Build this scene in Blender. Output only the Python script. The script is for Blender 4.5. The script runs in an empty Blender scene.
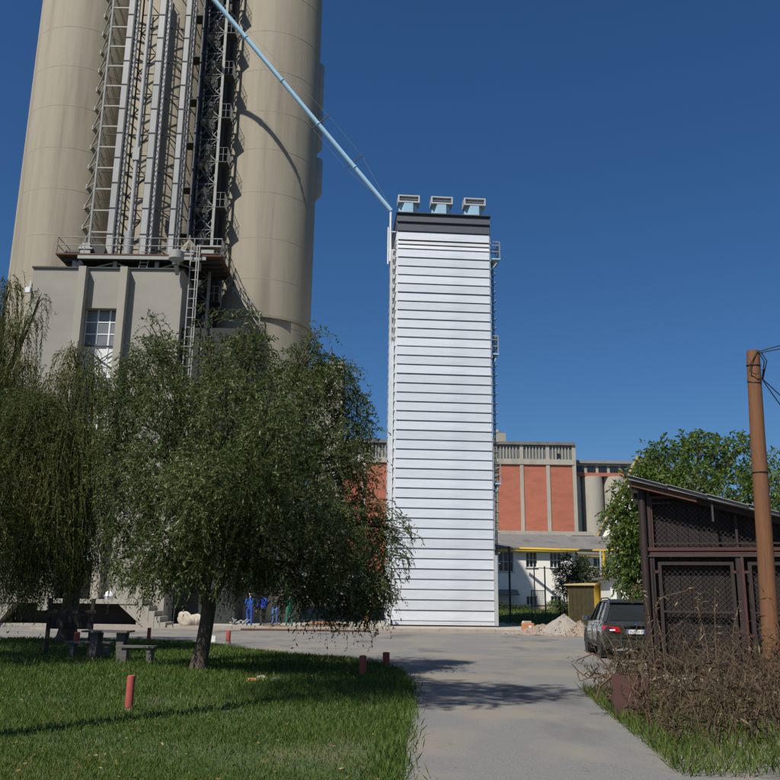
import bpy, bmesh, math, random
import numpy as np
from mathutils import Vector, Matrix

rad = math.radians
random.seed(7)
RNG = np.random.default_rng(11)
SC = bpy.context.scene
COL = SC.collection

# ------------------------------------------------------------------ camera
F = 860.0                       # focal length in photo pixels (frame 780 wide)
PITCH, ROLL = rad(13.66), rad(0.8)
EYE = Vector((0.0, 0.0, 1.65))
R0 = Vector((1, 0, 0))
FW = Vector((0, math.cos(PITCH), math.sin(PITCH)))
UP = Vector((0, -math.sin(PITCH), math.cos(PITCH)))
CX = R0 * math.cos(ROLL) + UP * math.sin(ROLL)
CY = -R0 * math.sin(ROLL) + UP * math.cos(ROLL)
cam = bpy.data.cameras.new('camera')
cam.sensor_fit = 'HORIZONTAL'
cam.sensor_width = 36.0
cam.lens = F / 780.0 * 36.0
cam.clip_start = 0.1
cam.clip_end = 6000.0
cam_ob = bpy.data.objects.new('camera', cam)
COL.objects.link(cam_ob)
M = Matrix((CX, CY, -FW)).transposed().to_4x4()
M.translation = EYE
cam_ob.matrix_world = M
SC.camera = cam_ob

# ------------------------------------------------------------------ sky and sun
SUN_AZ = Vector((-0.58, -0.815))          # horizontal direction towards the sun
SUN_EL = rad(52)
world = bpy.data.worlds.new('World')
SC.world = world
world.use_nodes = True
wn = world.node_tree
bg = wn.nodes['Background']
sky = wn.nodes.new('ShaderNodeTexSky')
sky.sky_type = 'NISHITA'
sky.sun_disc = False
sky.sun_elevation = SUN_EL
sky.sun_rotation = math.atan2(SUN_AZ.x, SUN_AZ.y)
sky.air_density = 1.0
sky.dust_density = 1.0
sky.ozone_density = 10.0
sky.altitude = 100
sat = wn.nodes.new('ShaderNodeHueSaturation')       # the camera's vivid colour rendering
sat.inputs['Saturation'].default_value = 1.11
wn.links.new(sky.outputs['Color'], sat.inputs['Color'])
wn.links.new(sat.outputs['Color'], bg.inputs['Color'])
bg.inputs['Strength'].default_value = 0.074

sun = bpy.data.lights.new('sun', 'SUN')
sun.energy = 5.0
sun.angle = rad(0.53)
sun.color = (1.0, 0.945, 0.86)
sun_ob = bpy.data.objects.new('sun', sun)
COL.objects.link(sun_ob)
to_sun = Vector((SUN_AZ.x * math.cos(SUN_EL), SUN_AZ.y * math.cos(SUN_EL), math.sin(SUN_EL)))
sun_ob.rotation_euler = to_sun.to_track_quat('Z', 'Y').to_euler()
sun_ob.location = (-60, -45, 80)

SC.view_settings.view_transform = 'Standard'
SC.view_settings.look = 'None'
SC.view_settings.exposure = 0.12
SC.view_settings.gamma = 1.0
SC.view_settings.use_curve_mapping = False
SC.render.engine = 'CYCLES'
SC.cycles.use_denoising = True
SC.cycles.max_bounces = 6
SC.cycles.transparent_max_bounces = 8


# ------------------------------------------------------------------ helpers
def P(px, py, Y):
    """world point seen at photo pixel (px, py) at the distance Y ahead"""
    u, v = (px - 390) / F, (390 - py) / F
    d = CX * u + CY * v + FW
    return EYE + d * (Y / d.y)


def G(px, py, z=0.0):
    """world point of the ground plane at photo pixel"""
    u, v = (px - 390) / F, (390 - py) / F
    d = CX * u + CY * v + FW
    return EYE + d * ((z - EYE.z) / d.z)


MATS = {}


def mat(name, col, rough=0.8, metal=0.0, var=0.12, scale=3.0, bump=0.0, bscale=40.0, col2=None, fac2=0.5,
        scale2=1.2, spec=0.5, stretch=None, detail=6.0, edge=0.08, coat=0.0):
    """procedural surface: base colour with fine mottling, optional second colour in patches, optional relief"""
    m = bpy.data.materials.new(name)
    m.use_nodes = True
    nt = m.node_tree
    b = nt.nodes['Principled BSDF']
    b.inputs['Roughness'].default_value = rough
    b.inputs['Metallic'].default_value = metal
    b.inputs['Specular IOR Level'].default_value = spec
    b.inputs['Coat Weight'].default_value = coat
    tc = nt.nodes.new('ShaderNodeTexCoord')
    src = tc.outputs['Object']
    if stretch:
        mp = nt.nodes.new('ShaderNodeMapping')
        mp.inputs['Scale'].default_value = stretch
        nt.links.new(src, mp.inputs['Vector'])
        src = mp.outputs['Vector']
    nz = nt.nodes.new('ShaderNodeTexNoise')
    nz.inputs['Scale'].default_value = scale
    nz.inputs['Detail'].default_value = detail
    nz.inputs['Roughness'].default_value = 0.65
    nt.links.new(src, nz.inputs['Vector'])
    rp = nt.nodes.new('ShaderNodeValToRGB')
    c = np.array(col)
    rp.color_ramp.elements[0].position = 0.25
    rp.color_ramp.elements[1].position = 0.75
    rp.color_ramp.elements[0].color = (*np.clip(c * (1 - var), 0, 1), 1)
    rp.color_ramp.elements[1].color = (*np.clip(c * (1 + var), 0, 1), 1)
    nt.links.new(nz.outputs['Fac'], rp.inputs['Fac'])
    out = rp.outputs['Color']
    if col2 is not None:
        n2 = nt.nodes.new('ShaderNodeTexNoise')
        n2.inputs['Scale'].default_value = scale2
        n2.inputs['Detail'].default_value = 8
        n2.inputs['Roughness'].default_value = 0.6
        nt.links.new(src, n2.inputs['Vector'])
        r2 = nt.nodes.new('ShaderNodeValToRGB')
        r2.color_ramp.elements[0].position = max(0.0, 1 - fac2 - edge)
        r2.color_ramp.elements[1].position = min(1.0, 1 - fac2 + edge)
        nt.links.new(n2.outputs['Fac'], r2.inputs['Fac'])
        mx = nt.nodes.new('ShaderNodeMix')
        mx.data_type = 'RGBA'
        nt.links.new(r2.outputs['Color'], mx.inputs['Factor'])
        nt.links.new(out, mx.inputs['A'])
        mx.inputs['B'].default_value = (*col2, 1)
        out = mx.outputs['Result']
    nt.links.new(out, b.inputs['Base Color'])
    if bump > 0:
        nb = nt.nodes.new('ShaderNodeTexNoise')
        nb.inputs['Scale'].default_value = bscale
        nb.inputs['Detail'].default_value = 5
        nt.links.new(src, nb.inputs['Vector'])
        bp = nt.nodes.new('ShaderNodeBump')
        bp.inputs['Strength'].default_value = bump
        bp.inputs['Distance'].default_value = 0.03
        nt.links.new(nb.outputs['Fac'], bp.inputs['Height'])
        nt.links.new(bp.outputs['Normal'], b.inputs['Normal'])
    MATS[name] = m
    return m


def leaf_mat(name, c0, c1, c2, rough=0.45, trans=0.3):
    """leaves: colour varies leaf by leaf through a per-leaf attribute; some light shines through"""
    m = bpy.data.materials.new(name)
    m.use_nodes = True
    nt = m.node_tree
    b = nt.nodes['Principled BSDF']
    b.inputs['Roughness'].default_value = rough
    b.inputs['Specular IOR Level'].default_value = 0.22
    at = nt.nodes.new('ShaderNodeAttribute')
    at.attribute_name = 'leafvar'
    rp = nt.nodes.new('ShaderNodeValToRGB')
    e = rp.color_ramp.elements
    e[0].position, e[0].color = 0.0, (*c0, 1)
    e[1].position, e[1].color = 1.0, (*c2, 1)
    k = e.new(0.55)
    k.color = (*c1, 1)
    nt.links.new(at.outputs['Fac'], rp.inputs['Fac'])
    nt.links.new(rp.outputs['Color'], b.inputs['Base Color'])
    tr = nt.nodes.new('ShaderNodeBsdfTranslucent')
    nt.links.new(rp.outputs['Color'], tr.inputs['Color'])
    mx = nt.nodes.new('ShaderNodeMixShader')
    mx.inputs['Fac'].default_value = trans
    nt.links.new(b.outputs['BSDF'], mx.inputs[1])
    nt.links.new(tr.outputs['BSDF'], mx.inputs[2])
    nt.links.new(mx.outputs['Shader'], nt.nodes['Material Output'].inputs['Surface'])
    MATS[name] = m
    return m


class MB:
    """collects boxes, tubes and sheets and links them as ONE mesh object"""

    def __init__(self):
        self.v, self.f, self.m = [], [], []

    def add(self, vs, fs, mi=0):
        o = len(self.v)
        self.v += [tuple(x) for x in vs]
        self.f += [tuple(i + o for i in q) for q in fs]
        self.m += [mi] * len(fs)
        return self

    def obox(self, c, ax, ay, az, mi=0):
        c, ax, ay, az = Vector(c), Vector(ax), Vector(ay), Vector(az)
        vs = [c + ax * i + ay * j + az * k for k in (-1, 1) for j in (-1, 1) for i in (-1, 1)]
        return self.add(vs, [(0, 2, 3, 1), (4, 5, 7, 6), (0, 1, 5, 4), (2, 6, 7, 3), (0, 4, 6, 2), (1, 3, 7, 5)], mi)

    def box(self, x0, x1, y0, y1, z0, z1, mi=0):
        return self.obox(((x0 + x1) / 2, (y0 + y1) / 2, (z0 + z1) / 2), ((x1 - x0) / 2, 0, 0),
                         (0, (y1 - y0) / 2, 0), (0, 0, (z1 - z0) / 2), mi)

    def bar(self, a, b, w, h=None, up=(0, 0, 1), mi=0):
        """rectangular bar from a to b, w wide and h high"""
        a, b = Vector(a), Vector(b)
        h = w if h is None else h
        d = b - a
        L = d.length
        d.normalize()
        up = Vector(up)
        if abs(d.dot(up)) > 0.98:
            up = Vector((0, 1, 0))
        s = d.cross(up).normalized()
        u = s.cross(d).normalized()
        return self.obox((a + b) / 2, d * (L / 2), s * (w / 2), u * (h / 2), mi)

    def tube(self, pts, r, n=6, mi=0, cap=True):
        pts = [Vector(p) for p in pts]
        rs = r if isinstance(r, (list, tuple)) else [r] * len(pts)
        rings, prev = [], None
        for i, p in enumerate(pts):
            d = (pts[min(i + 1, len(pts) - 1)] - pts[max(i - 1, 0)]).normalized()
            if prev is None:
                a = d.cross(Vector((0, 0, 1)))
                if a.length < 0.05:
                    a = d.cross(Vector((0, 1, 0)))
                a.normalize()
            else:
                a = (prev - d * prev.dot(d)).normalized()
            prev = a
            bb = d.cross(a)
            rings.append([p + (a * math.cos(2 * math.pi * k / n) + bb * math.sin(2 * math.pi * k / n)) * rs[i]
                          for k in range(n)])
        vs = [x for rg in rings for x in rg]
        fs = []
        for i in range(len(pts) - 1):
            for k in range(n):
                k2 = (k + 1) % n
                fs.append((i * n + k, i * n + k2, (i + 1) * n + k2, (i + 1) * n + k))
        if cap:
            fs.append(tuple(range(n - 1, -1, -1)))
            fs.append(tuple((len(pts) - 1) * n + k for k in range(n)))
        return self.add(vs, fs, mi)

    def lathe(self, prof, c=(0, 0, 0), n=16, mi=0, a0=0.0, a1=2 * math.pi):
        c = Vector(c)
        full = abs(a1 - a0 - 2 * math.pi) < 1e-6
        cols = n if full else n + 1
        vs = [c + Vector((r * math.cos(a0 + (a1 - a0) * k / n), r * math.sin(a0 + (a1 - a0) * k / n), z))
              for (r, z) in prof for k in range(cols)]
        fs = []
        for i in range(len(prof) - 1):
            for k in range(n):
                k2 = (k + 1) % cols if full else k + 1
                fs.append((i * cols + k, i * cols + k2, (i + 1) * cols + k2, (i + 1) * cols + k))
        return self.add(vs, fs, mi)

    def prism(self, pts, off, mi=0):
        """polygon pts (3D, planar) extruded by the vector off"""
        pts = [Vector(p) for p in pts]
        off = Vector(off)
        n = len(pts)
        vs = pts + [p + off for p in pts]
        fs = [tuple(range(n)), tuple(range(2 * n - 1, n - 1, -1))]
        fs += [(i, n + i, n + (i + 1) % n, (i + 1) % n) for i in range(n)]
        return self.add(vs, fs, mi)

    def mesh(self, name, mats, smooth=False, org=(0, 0, 0)):
        o = Vector(org)
        me = bpy.data.meshes.new(name)
        me.from_pydata([(x[0] - o.x, x[1] - o.y, x[2] - o.z) for x in self.v], [], self.f)
        mats = mats if isinstance(mats, (list, tuple)) else [mats]
        for k in mats:
            me.materials.append(MATS[k] if isinstance(k, str) else k)
        me.polygons.foreach_set('material_index', self.m)
        bm = bmesh.new()
        bm.from_mesh(me)
        bmesh.ops.recalc_face_normals(bm, faces=bm.faces)
        bm.to_mesh(me)
        bm.free()
        if smooth:
            me.polygons.foreach_set('use_smooth', [True] * len(me.polygons))
            me.set_sharp_from_angle(angle=rad(40))
        me.update()
        return me

    def build(self, name, mats, parent=None, smooth=False, org=None, bevel=0.0):
        if org is None:
            org = wloc(parent) if parent is not None and parent.get('_world') else (0, 0, 0)
        ob = link(name, self.mesh(name, mats, smooth, org), parent)
        if bevel:
            md = ob.modifiers.new('bevel', 'BEVEL')
            md.width = bevel
            md.segments = 2
            md.limit_method = 'ANGLE'
        return ob


def wloc(o):
    v = Vector((0, 0, 0))
    while o is not None:
        v += o.location
        o = o.parent
    return v


def link(name, data, parent=None):
    ob = bpy.data.objects.new(name, data)
    COL.objects.link(ob)
    if parent is not None:
        ob.parent = parent
        if parent.get('_world'):
            ob['_world'] = 1
    return ob


def tag(o, label=None, cat=None, group=None, kind=None):
    if label:
        o['label'] = label
    if cat:
        o['category'] = cat
    if group:
        o['group'] = group
    if kind:
        o['kind'] = kind
    return o


def thing(name, label, cat, loc=(0, 0, 0), rz=0.0, group=None, world=True):
    """an Empty at the thing's base; world=True: its parts are drawn in world coordinates"""
    o = bpy.data.objects.new(name, None)
    COL.objects.link(o)
    o.location = loc
    o.rotation_euler.z = rz
    o.empty_display_size = 0.3
    if world:
        o['_world'] = 1
    return tag(o, label, cat, group)


def one(name, mb, mats, label, cat, loc=None, group=None, smooth=False, rz=0.0, bevel=0.0):
    """a thing that is a single mesh, drawn in world coordinates around its base"""
    loc = Vector(loc) if loc is not None else Vector((0, 0, 0))
    ob = link(name, mb.mesh(name, mats, smooth, loc))
    ob.location = loc
    if bevel:
        md = ob.modifiers.new('bevel', 'BEVEL')
        md.width, md.segments, md.limit_method = bevel, 2, 'ANGLE'
    return tag(ob, label, cat, group)


def copy_tree(o, parent=None):
    c = o.copy()
    COL.objects.link(c)
    c.parent = parent
    for ch in list(o.children):
        copy_tree(ch, c)
    return c


def inst(name, me, parent, loc=(0, 0, 0), rz=0.0):
    """a piece that shares its mesh with others"""
    ob = link(name, me, parent)
    ob.location = loc
    ob.rotation_euler.z = rz
    return ob


def bez(p0, p1, p2, n=6):
    p0, p1, p2 = Vector(p0), Vector(p1), Vector(p2)
    return [p0 * (1 - t) ** 2 + p1 * 2 * t * (1 - t) + p2 * t * t for t in [i / n for i in range(n + 1)]]


# ------------------------------------------------------------------ materials
mat('asphalt', (0.205, 0.197, 0.18), 0.9, var=0.14, scale=5, bump=0.25, bscale=60, col2=(0.26, 0.235, 0.195),
    fac2=0.46, scale2=0.35, edge=0.14)
mat('sandy_soil', (0.235, 0.195, 0.145), 0.95, var=0.18, scale=6, bump=0.4, bscale=30, col2=(0.20, 0.185, 0.165), fac2=0.45,
    scale2=0.8)
mat('soil', (0.13, 0.115, 0.075), 0.95, var=0.2, scale=2, bump=0.4, bscale=20, col2=(0.09, 0.10, 0.04), fac2=0.5, scale2=0.15)
mat('turf', (0.055, 0.075, 0.022), 0.95, var=0.25, scale=3, bump=0.5, bscale=30, col2=(0.10, 0.10, 0.04), fac2=0.4, scale2=0.7)
mat('concrete', (0.34, 0.312, 0.26), 0.9, var=0.07, scale=0.6, bump=0.12, bscale=12, col2=(0.275, 0.255, 0.215), fac2=0.42,
    scale2=0.25, stretch=(1, 1, 0.35), edge=0.16)
mat('silo_concrete', (0.285, 0.252, 0.192), 0.9, var=0.10, scale=0.8, bump=0.15, bscale=8, col2=(0.185, 0.162, 0.122), fac2=0.44,
    scale2=0.8, stretch=(1, 1, 0.06), edge=0.11)
mat('silo_joint', (0.258, 0.228, 0.174), 0.9, var=0.2, scale=1.5)
mat('annex_render', (0.305, 0.285, 0.245), 0.9, var=0.06, scale=0.7, bump=0.1, bscale=15, col2=(0.235, 0.219, 0.19), fac2=0.44,
    scale2=0.3, stretch=(0.35, 1, 1), edge=0.16)
mat('kerb_concrete', (0.33, 0.30, 0.25), 0.95, var=0.12, scale=3, bump=0.3, bscale=30, col2=(0.30, 0.26, 0.21), fac2=0.38, scale2=1.4)
mat('galvanised', (0.795, 0.812, 0.81), 0.36, metal=0.32, var=0.05, scale=0.7, bump=0.10, bscale=1.6, stretch=(0.45, 1, 2.0), col2=(0.66, 0.685, 0.695), fac2=0.44, scale2=0.9, edge=0.2)
mat('galvanised_dull', (0.46, 0.47, 0.47), 0.5, metal=0.3, var=0.08, scale=1.5)
mat('dark_cap', (0.055, 0.062, 0.075), 0.6, metal=0.0, var=0.08, scale=1.5)
mat('pale_blue', (0.30, 0.47, 0.60), 0.5, var=0.05, scale=2)
mat('pipe_blue', (0.36, 0.58, 0.74), 0.45, var=0.06, scale=2)
mat('duct_paint', (0.30, 0.305, 0.305), 0.55, var=0.07, scale=2.5, col2=(0.20, 0.175, 0.15), fac2=0.30, scale2=5, edge=0.05)
mat('steel_grey', (0.30, 0.30, 0.28), 0.6, metal=0.1, var=0.12, scale=4)
mat('steel_pale', (0.29, 0.29, 0.268), 0.6, var=0.1, scale=4)
mat('steel_dark', (0.035, 0.037, 0.036), 0.7, var=0.2, scale=4)
mat('steel_blue', (0.038, 0.050, 0.062), 0.6, var=0.15, scale=4)
mat('dark_backing', (0.030, 0.034, 0.032), 0.85, var=0.25, scale=1.2)
mat('rust', (0.10, 0.045, 0.028), 0.85, var=0.25, scale=8, bump=0.2, bscale=60)
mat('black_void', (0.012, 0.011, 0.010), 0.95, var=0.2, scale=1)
mat('brick_red', (0.36, 0.122, 0.074), 0.9, var=0.13, scale=1.4, bump=0.1, bscale=10, col2=(0.29, 0.098, 0.062), fac2=0.42,
    scale2=0.35, edge=0.12, stretch=(1, 1, 3))
mat('far_concrete', (0.36, 0.335, 0.28), 0.9, var=0.08, scale=0.6, col2=(0.27, 0.25, 0.215), fac2=0.4, scale2=0.4, stretch=(1, 1, 0.3))
mat('far_glass', (0.13, 0.145, 0.145), 0.35, var=0.35, scale=0.7)
mat('dark_glass', (0.018, 0.020, 0.023), 0.12, var=0.3, scale=1.5)
mat('pane_glass', (0.16, 0.175, 0.18), 0.25, var=0.2, scale=1.2)
mat('white_wall', (0.78, 0.755, 0.70), 0.9, var=0.04, scale=0.8, bump=0.08, bscale=12, col2=(0.66, 0.63, 0.57), fac2=0.33, scale2=0.4, edge=0.14)
mat('white_paint', (0.66, 0.67, 0.66), 0.6, var=0.05, scale=3)
mat('plinth', (0.40, 0.33, 0.25), 0.9, var=0.1, scale=2)
mat('slate', (0.155, 0.148, 0.138), 0.85, var=0.14, scale=2.5, bump=0.25, bscale=8, col2=(0.11, 0.105, 0.095), fac2=0.4, scale2=0.5)
mat('yellow_paint', (0.55, 0.36, 0.03), 0.55, var=0.08, scale=3, col2=(0.40, 0.25, 0.03), fac2=0.33, scale2=2)
mat('ochre_trim', (0.46, 0.33, 0.13), 0.8, var=0.08, scale=3)
mat('roof_felt', (0.20, 0.20, 0.195), 0.8, var=0.14, scale=3, bump=0.15, bscale=15, stretch=(1, 4, 1))
mat('shed_brown', (0.024, 0.013, 0.011), 0.65, var=0.22, scale=5, bump=0.15, bscale=40, col2=(0.036, 0.018, 0.014), fac2=0.4, scale2=2)
mat('shed_board', (0.020, 0.0135, 0.0115), 0.85, var=0.28, scale=6, stretch=(3, 3, 0.5), bump=0.3, bscale=20)
mat('shed_mesh', (0.040, 0.029, 0.024), 0.7, var=0.25, scale=4)
mat('shed_red', (0.060, 0.020, 0.015), 0.65, var=0.2, scale=6)
mat('pole_wood', (0.165, 0.070, 0.028), 0.8, var=0.28, scale=2.2, stretch=(7, 7, 0.45), bump=0.5, bscale=8, col2=(0.15, 0.075, 0.036),
    fac2=0.40, scale2=2.5, edge=0.1)
mat('cable_black', (0.012, 0.012, 0.013), 0.6)
mat('bark', (0.085, 0.062, 0.045), 0.95, var=0.4, scale=9, stretch=(1, 1, 0.3), bump=0.9, bscale=14)
mat('bark_reddish', (0.16, 0.085, 0.05), 0.95, var=0.35, scale=8, stretch=(1, 1, 0.3), bump=0.8, bscale=14)
mat('timber', (0.20, 0.12, 0.07), 0.85, var=0.25, scale=3, stretch=(1, 6, 6))
mat('timber_orange', (0.42, 0.21, 0.09), 0.85, var=0.2, scale=3, stretch=(4, 4, 0.6))
mat('grey_wood', (0.105, 0.098, 0.09), 0.9, var=0.25, scale=4, stretch=(0.6, 5, 5), bump=0.3, bscale=15)
mat('bollard_red', (0.34, 0.07, 0.05), 0.75, var=0.2, scale=9, col2=(0.40, 0.20, 0.15), fac2=0.33, scale2=7)
mat('sack', (0.42, 0.37, 0.30), 0.9, var=0.1, scale=5)
mat('sack_red', (0.55, 0.03, 0.09), 0.7, var=0.1, scale=5)
mat('gravel_grain', (0.27, 0.245, 0.205), 0.95, var=0.35, scale=14, bump=0.9, bscale=22)
mat('gravel_red', (0.25, 0.195, 0.15), 0.95, var=0.4, scale=12, bump=0.9, bscale=22)
mat('block_orange', (0.46, 0.20, 0.09), 0.9, var=0.12, scale=6)
mat('crate_red', (0.40, 0.05, 0.06), 0.6, var=0.1, scale=6)
mat('car_paint', (0.042, 0.046, 0.040), 0.28, metal=0.35, var=0.05, scale=2, coat=0.8)
mat('car_glass', (0.02, 0.024, 0.026), 0.06, var=0.1, scale=2)
mat('tyre', (0.016, 0.016, 0.016), 0.85, var=0.15, scale=10)
mat('alloy', (0.55, 0.56, 0.57), 0.3, metal=0.8, var=0.05, scale=5)
mat('chrome', (0.75, 0.77, 0.8), 0.12, metal=1.0, var=0.02, scale=5)
mat('tail_red', (0.50, 0.010, 0.018), 0.18, var=0.1, scale=10, coat=1.0)
mat('plate_white', (0.72, 0.74, 0.75), 0.5, var=0.03, scale=10)
mat('plate_blue', (0.03, 0.10, 0.42), 0.5, var=0.05, scale=10)
mat('plate_ink', (0.05, 0.05, 0.06), 0.6, var=0.05, scale=10)
mat('plastic_black', (0.02, 0.02, 0.021), 0.6, var=0.1, scale=6)
mat('skin', (0.50, 0.29, 0.20), 0.6, var=0.06, scale=8)
mat('overall_blue', (0.022, 0.075, 0.34), 0.85, var=0.18, scale=9)
mat('overall_royal', (0.015, 0.06, 0.44), 0.85, var=0.18, scale=9)
mat('denim', (0.075, 0.15, 0.33), 0.9, var=0.2, scale=9)
mat('overall_green', (0.010, 0.125, 0.085), 0.85, var=0.18, scale=9)
mat('shirt_dark', (0.035, 0.035, 0.035), 0.9, var=0.2, scale=9)
mat('boot', (0.03, 0.022, 0.018), 0.8, var=0.1, scale=9)
mat('hair_brown', (0.045, 0.028, 0.018), 0.8, var=0.2, scale=30)
mat('hair_grey', (0.45, 0.43, 0.41), 0.8, var=0.2, scale=30)
mat('dry_stalk', (0.14, 0.095, 0.055), 0.9, var=0.3, scale=8)
mat('branch_wood', (0.12, 0.07, 0.045), 0.9, var=0.3, scale=8)
mat('stone_pale', (0.45, 0.42, 0.37), 0.9, var=0.15, scale=9)
mat('kiosk_dark', (0.038, 0.031, 0.010), 0.7, var=0.2, scale=4, col2=(0.055, 0.042, 0.010), fac2=0.4, scale2=3)
mat('twig_green', (0.075, 0.075, 0.022), 0.8, var=0.25, scale=5)
mat('shaded_wood', (0.022, 0.018, 0.015), 0.9, var=0.25, scale=5)  # wood colour darkened to stand in for the willow's shade
leaf_mat('leaf_willow', (0.033, 0.060, 0.014), (0.080, 0.118, 0.033), (0.20, 0.22, 0.092), 0.45, 0.34)
leaf_mat('leaf_weeping', (0.030, 0.052, 0.009), (0.080, 0.104, 0.019), (0.20, 0.165, 0.034), 0.6, 0.34)
leaf_mat('leaf_walnut', (0.045, 0.090, 0.014), (0.102, 0.165, 0.028), (0.175, 0.215, 0.042), 0.5, 0.38)
leaf_mat('leaf_shrub', (0.030, 0.048, 0.020), (0.065, 0.090, 0.036), (0.13, 0.15, 0.065), 0.5, 0.3)
leaf_mat('grass_blade', (0.044, 0.090, 0.013), (0.082, 0.14, 0.022), (0.185, 0.185, 0.06), 0.55, 0.35)
leaf_mat('dry_leaf', (0.028, 0.021, 0.012), (0.078, 0.056, 0.031), (0.29, 0.225, 0.13), 0.75, 0.2)
leaf_mat('fallen_leaf', (0.10, 0.05, 0.02), (0.22, 0.13, 0.05), (0.33, 0.24, 0.10), 0.8, 0.1)


def road_mat():
    """worn asphalt: fine speckle, dusty drifts, darker patches and hairline cracks"""
    m = bpy.data.materials.new('road_surface')
    m.use_nodes = True
    nt = m.node_tree
    b = nt.nodes['Principled BSDF']
    b.inputs['Roughness'].default_value = 0.92
    tc = nt.nodes.new('ShaderNodeTexCoord')

    def noise(scale, detail=6, dist=0.0, sc=(1, 1, 1)):
        mp = nt.nodes.new('ShaderNodeMapping')
        mp.inputs['Scale'].default_value = sc
        nt.links.new(tc.outputs['Object'], mp.inputs['Vector'])
        n = nt.nodes.new('ShaderNodeTexNoise')
        n.inputs['Scale'].default_value = scale
        n.inputs['Detail'].default_value = detail
        n.inputs['Distortion'].default_value = dist
        nt.links.new(mp.outputs['Vector'], n.inputs['Vector'])
        return n.outputs['Fac']

    def ramp(src, a, c):
        r = nt.nodes.new('ShaderNodeMapRange')
        r.inputs['From Min'].default_value = a
        r.inputs['From Max'].default_value = c
        nt.links.new(src, r.inputs['Value'])
        return r.outputs['Result']

    def mixc(f, a, c):
        x = nt.nodes.new('ShaderNodeMix')
        x.data_type = 'RGBA'
        nt.links.new(f, x.inputs['Factor'])
        for k, q in (('A', a), ('B', c)):
            if isinstance(q, tuple):
                x.inputs[k].default_value = (*q, 1)
            else:
                nt.links.new(q, x.inputs[k])
        return x.outputs['Result']

    c = mixc(ramp(noise(45, 3), .3, .7), (0.13, 0.127, 0.118), (0.195, 0.19, 0.176))
    c = mixc(ramp(noise(.42, 9, .6), .47, .60), c, (0.205, 0.183, 0.15))
    c = mixc(ramp(noise(.55, 7, .4, (1.0, .35, 1)), .56, .66), c, (0.105, 0.103, 0.097))
    v = nt.nodes.new('ShaderNodeTexVoronoi')
    v.feature = 'DISTANCE_TO_EDGE'
    v.inputs['Scale'].default_value = .42
    mp = nt.nodes.new('ShaderNodeMapping')
    nt.links.new(tc.outputs['Object'], mp.inputs['Vector'])
    wob = nt.nodes.new('ShaderNodeVectorMath')
    wob.operation = 'ADD'
    nn = nt.nodes.new('ShaderNodeTexNoise')
    nn.inputs['Scale'].default_value = 1.6
    nn.inputs['Detail'].default_value = 6
    nt.links.new(tc.outputs['Object'], nn.inputs['Vector'])
    nt.links.new(mp.outputs['Vector'], wob.inputs[0])
    nt.links.new(nn.outputs['Color'], wob.inputs[1])
    nt.links.new(wob.outputs['Vector'], v.inputs['Vector'])
    cr = ramp(v.outputs['Distance'], .0025, .0)
    c = mixc(cr, c, (0.10, 0.097, 0.09))
    nt.links.new(c, b.inputs['Base Color'])
    bp = nt.nodes.new('ShaderNodeBump')
    bp.inputs['Strength'].default_value = .35
    bp.inputs['Distance'].default_value = .02
    nt.links.new(noise(60, 4), bp.inputs['Height'])
    nt.links.new(bp.outputs['Normal'], b.inputs['Normal'])
    MATS['road_surface'] = m


road_mat()


def vary_by_object(name, lo, hi):                    # OI_RANDOM
    """sheets and panels differ a little from piece to piece in tone"""
    nt = MATS[name].node_tree
    b = nt.nodes['Principled BSDF']
    src = b.inputs['Base Color'].links[0].from_socket
    oi = nt.nodes.new('ShaderNodeObjectInfo')
    mr = nt.nodes.new('ShaderNodeMapRange')
    mr.inputs['To Min'].default_value = lo
    mr.inputs['To Max'].default_value = hi
    nt.links.new(oi.outputs['Random'], mr.inputs['Value'])
    mx = nt.nodes.new('ShaderNodeMix')
    mx.data_type = 'RGBA'
    mx.blend_type = 'MULTIPLY'
    mx.inputs['Factor'].default_value = 1.0
    nt.links.new(src, mx.inputs['A'])
    nt.links.new(mr.outputs['Result'], mx.inputs['B'])
    nt.links.new(mx.outputs['Result'], b.inputs['Base Color'])


vary_by_object('galvanised', 0.90, 1.04)
vary_by_object('brick_red', 0.92, 1.06)
vary_by_object('shed_board', 0.75, 1.3)
vary_by_object('duct_paint', 0.85, 1.1)
vary_by_object('roof_felt', 0.88, 1.08)


# ================================================================== the ground
def zt(x, y):
    """height of the terrain: level yard, rising a little behind the dryer"""
    t = min(max((y - 60.0) / 22.0, 0.0), 1.0)
    return 0.85 * t * t * (3 - 2 * t)


def ground_sheet():
    xs = [-3000, -800, -250, -120, -60, -40, -30] + list(range(-24, 27, 4)) + [30, 40, 60, 120, 250, 800, 3000]
    ys = [-300, -40, -10, 0, 5, 10, 20, 30, 40, 50, 56, 60, 63, 66, 69, 72, 75, 78, 80, 82, 90, 120, 200, 500, 1500, 4000]
    mb = MB()
    n = len(xs)
    mb.add([(x, y, zt(x, y) - 0.02) for y in ys for x in xs],
           [(j * n + i, j * n + i + 1, (j + 1) * n + i + 1, (j + 1) * n + i) for j in range(len(ys) - 1) for i in range(n - 1)])
    return tag(mb.build('ground', 'soil', smooth=True), kind='structure')


ground_sheet()


def sheet(name, pts, z, m, sub=0):
    """a flat polygon of ground (given as world xy), triangulated"""
    bm = bmesh.new()
    vs = [bm.verts.new((p[0], p[1], z)) for p in pts]
    bm.faces.new(vs)
    bmesh.ops.triangulate(bm, faces=bm.faces)
    bmesh.ops.recalc_face_normals(bm, faces=bm.faces)
    if sum(f.normal.z for f in bm.faces) < 0:
        bmesh.ops.reverse_faces(bm, faces=bm.faces)
    me = bpy.data.meshes.new(name)
    bm.to_mesh(me)
    bm.free()
    me.materials.append(MATS[m])
    return tag(link(name, me), kind='structure')


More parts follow.
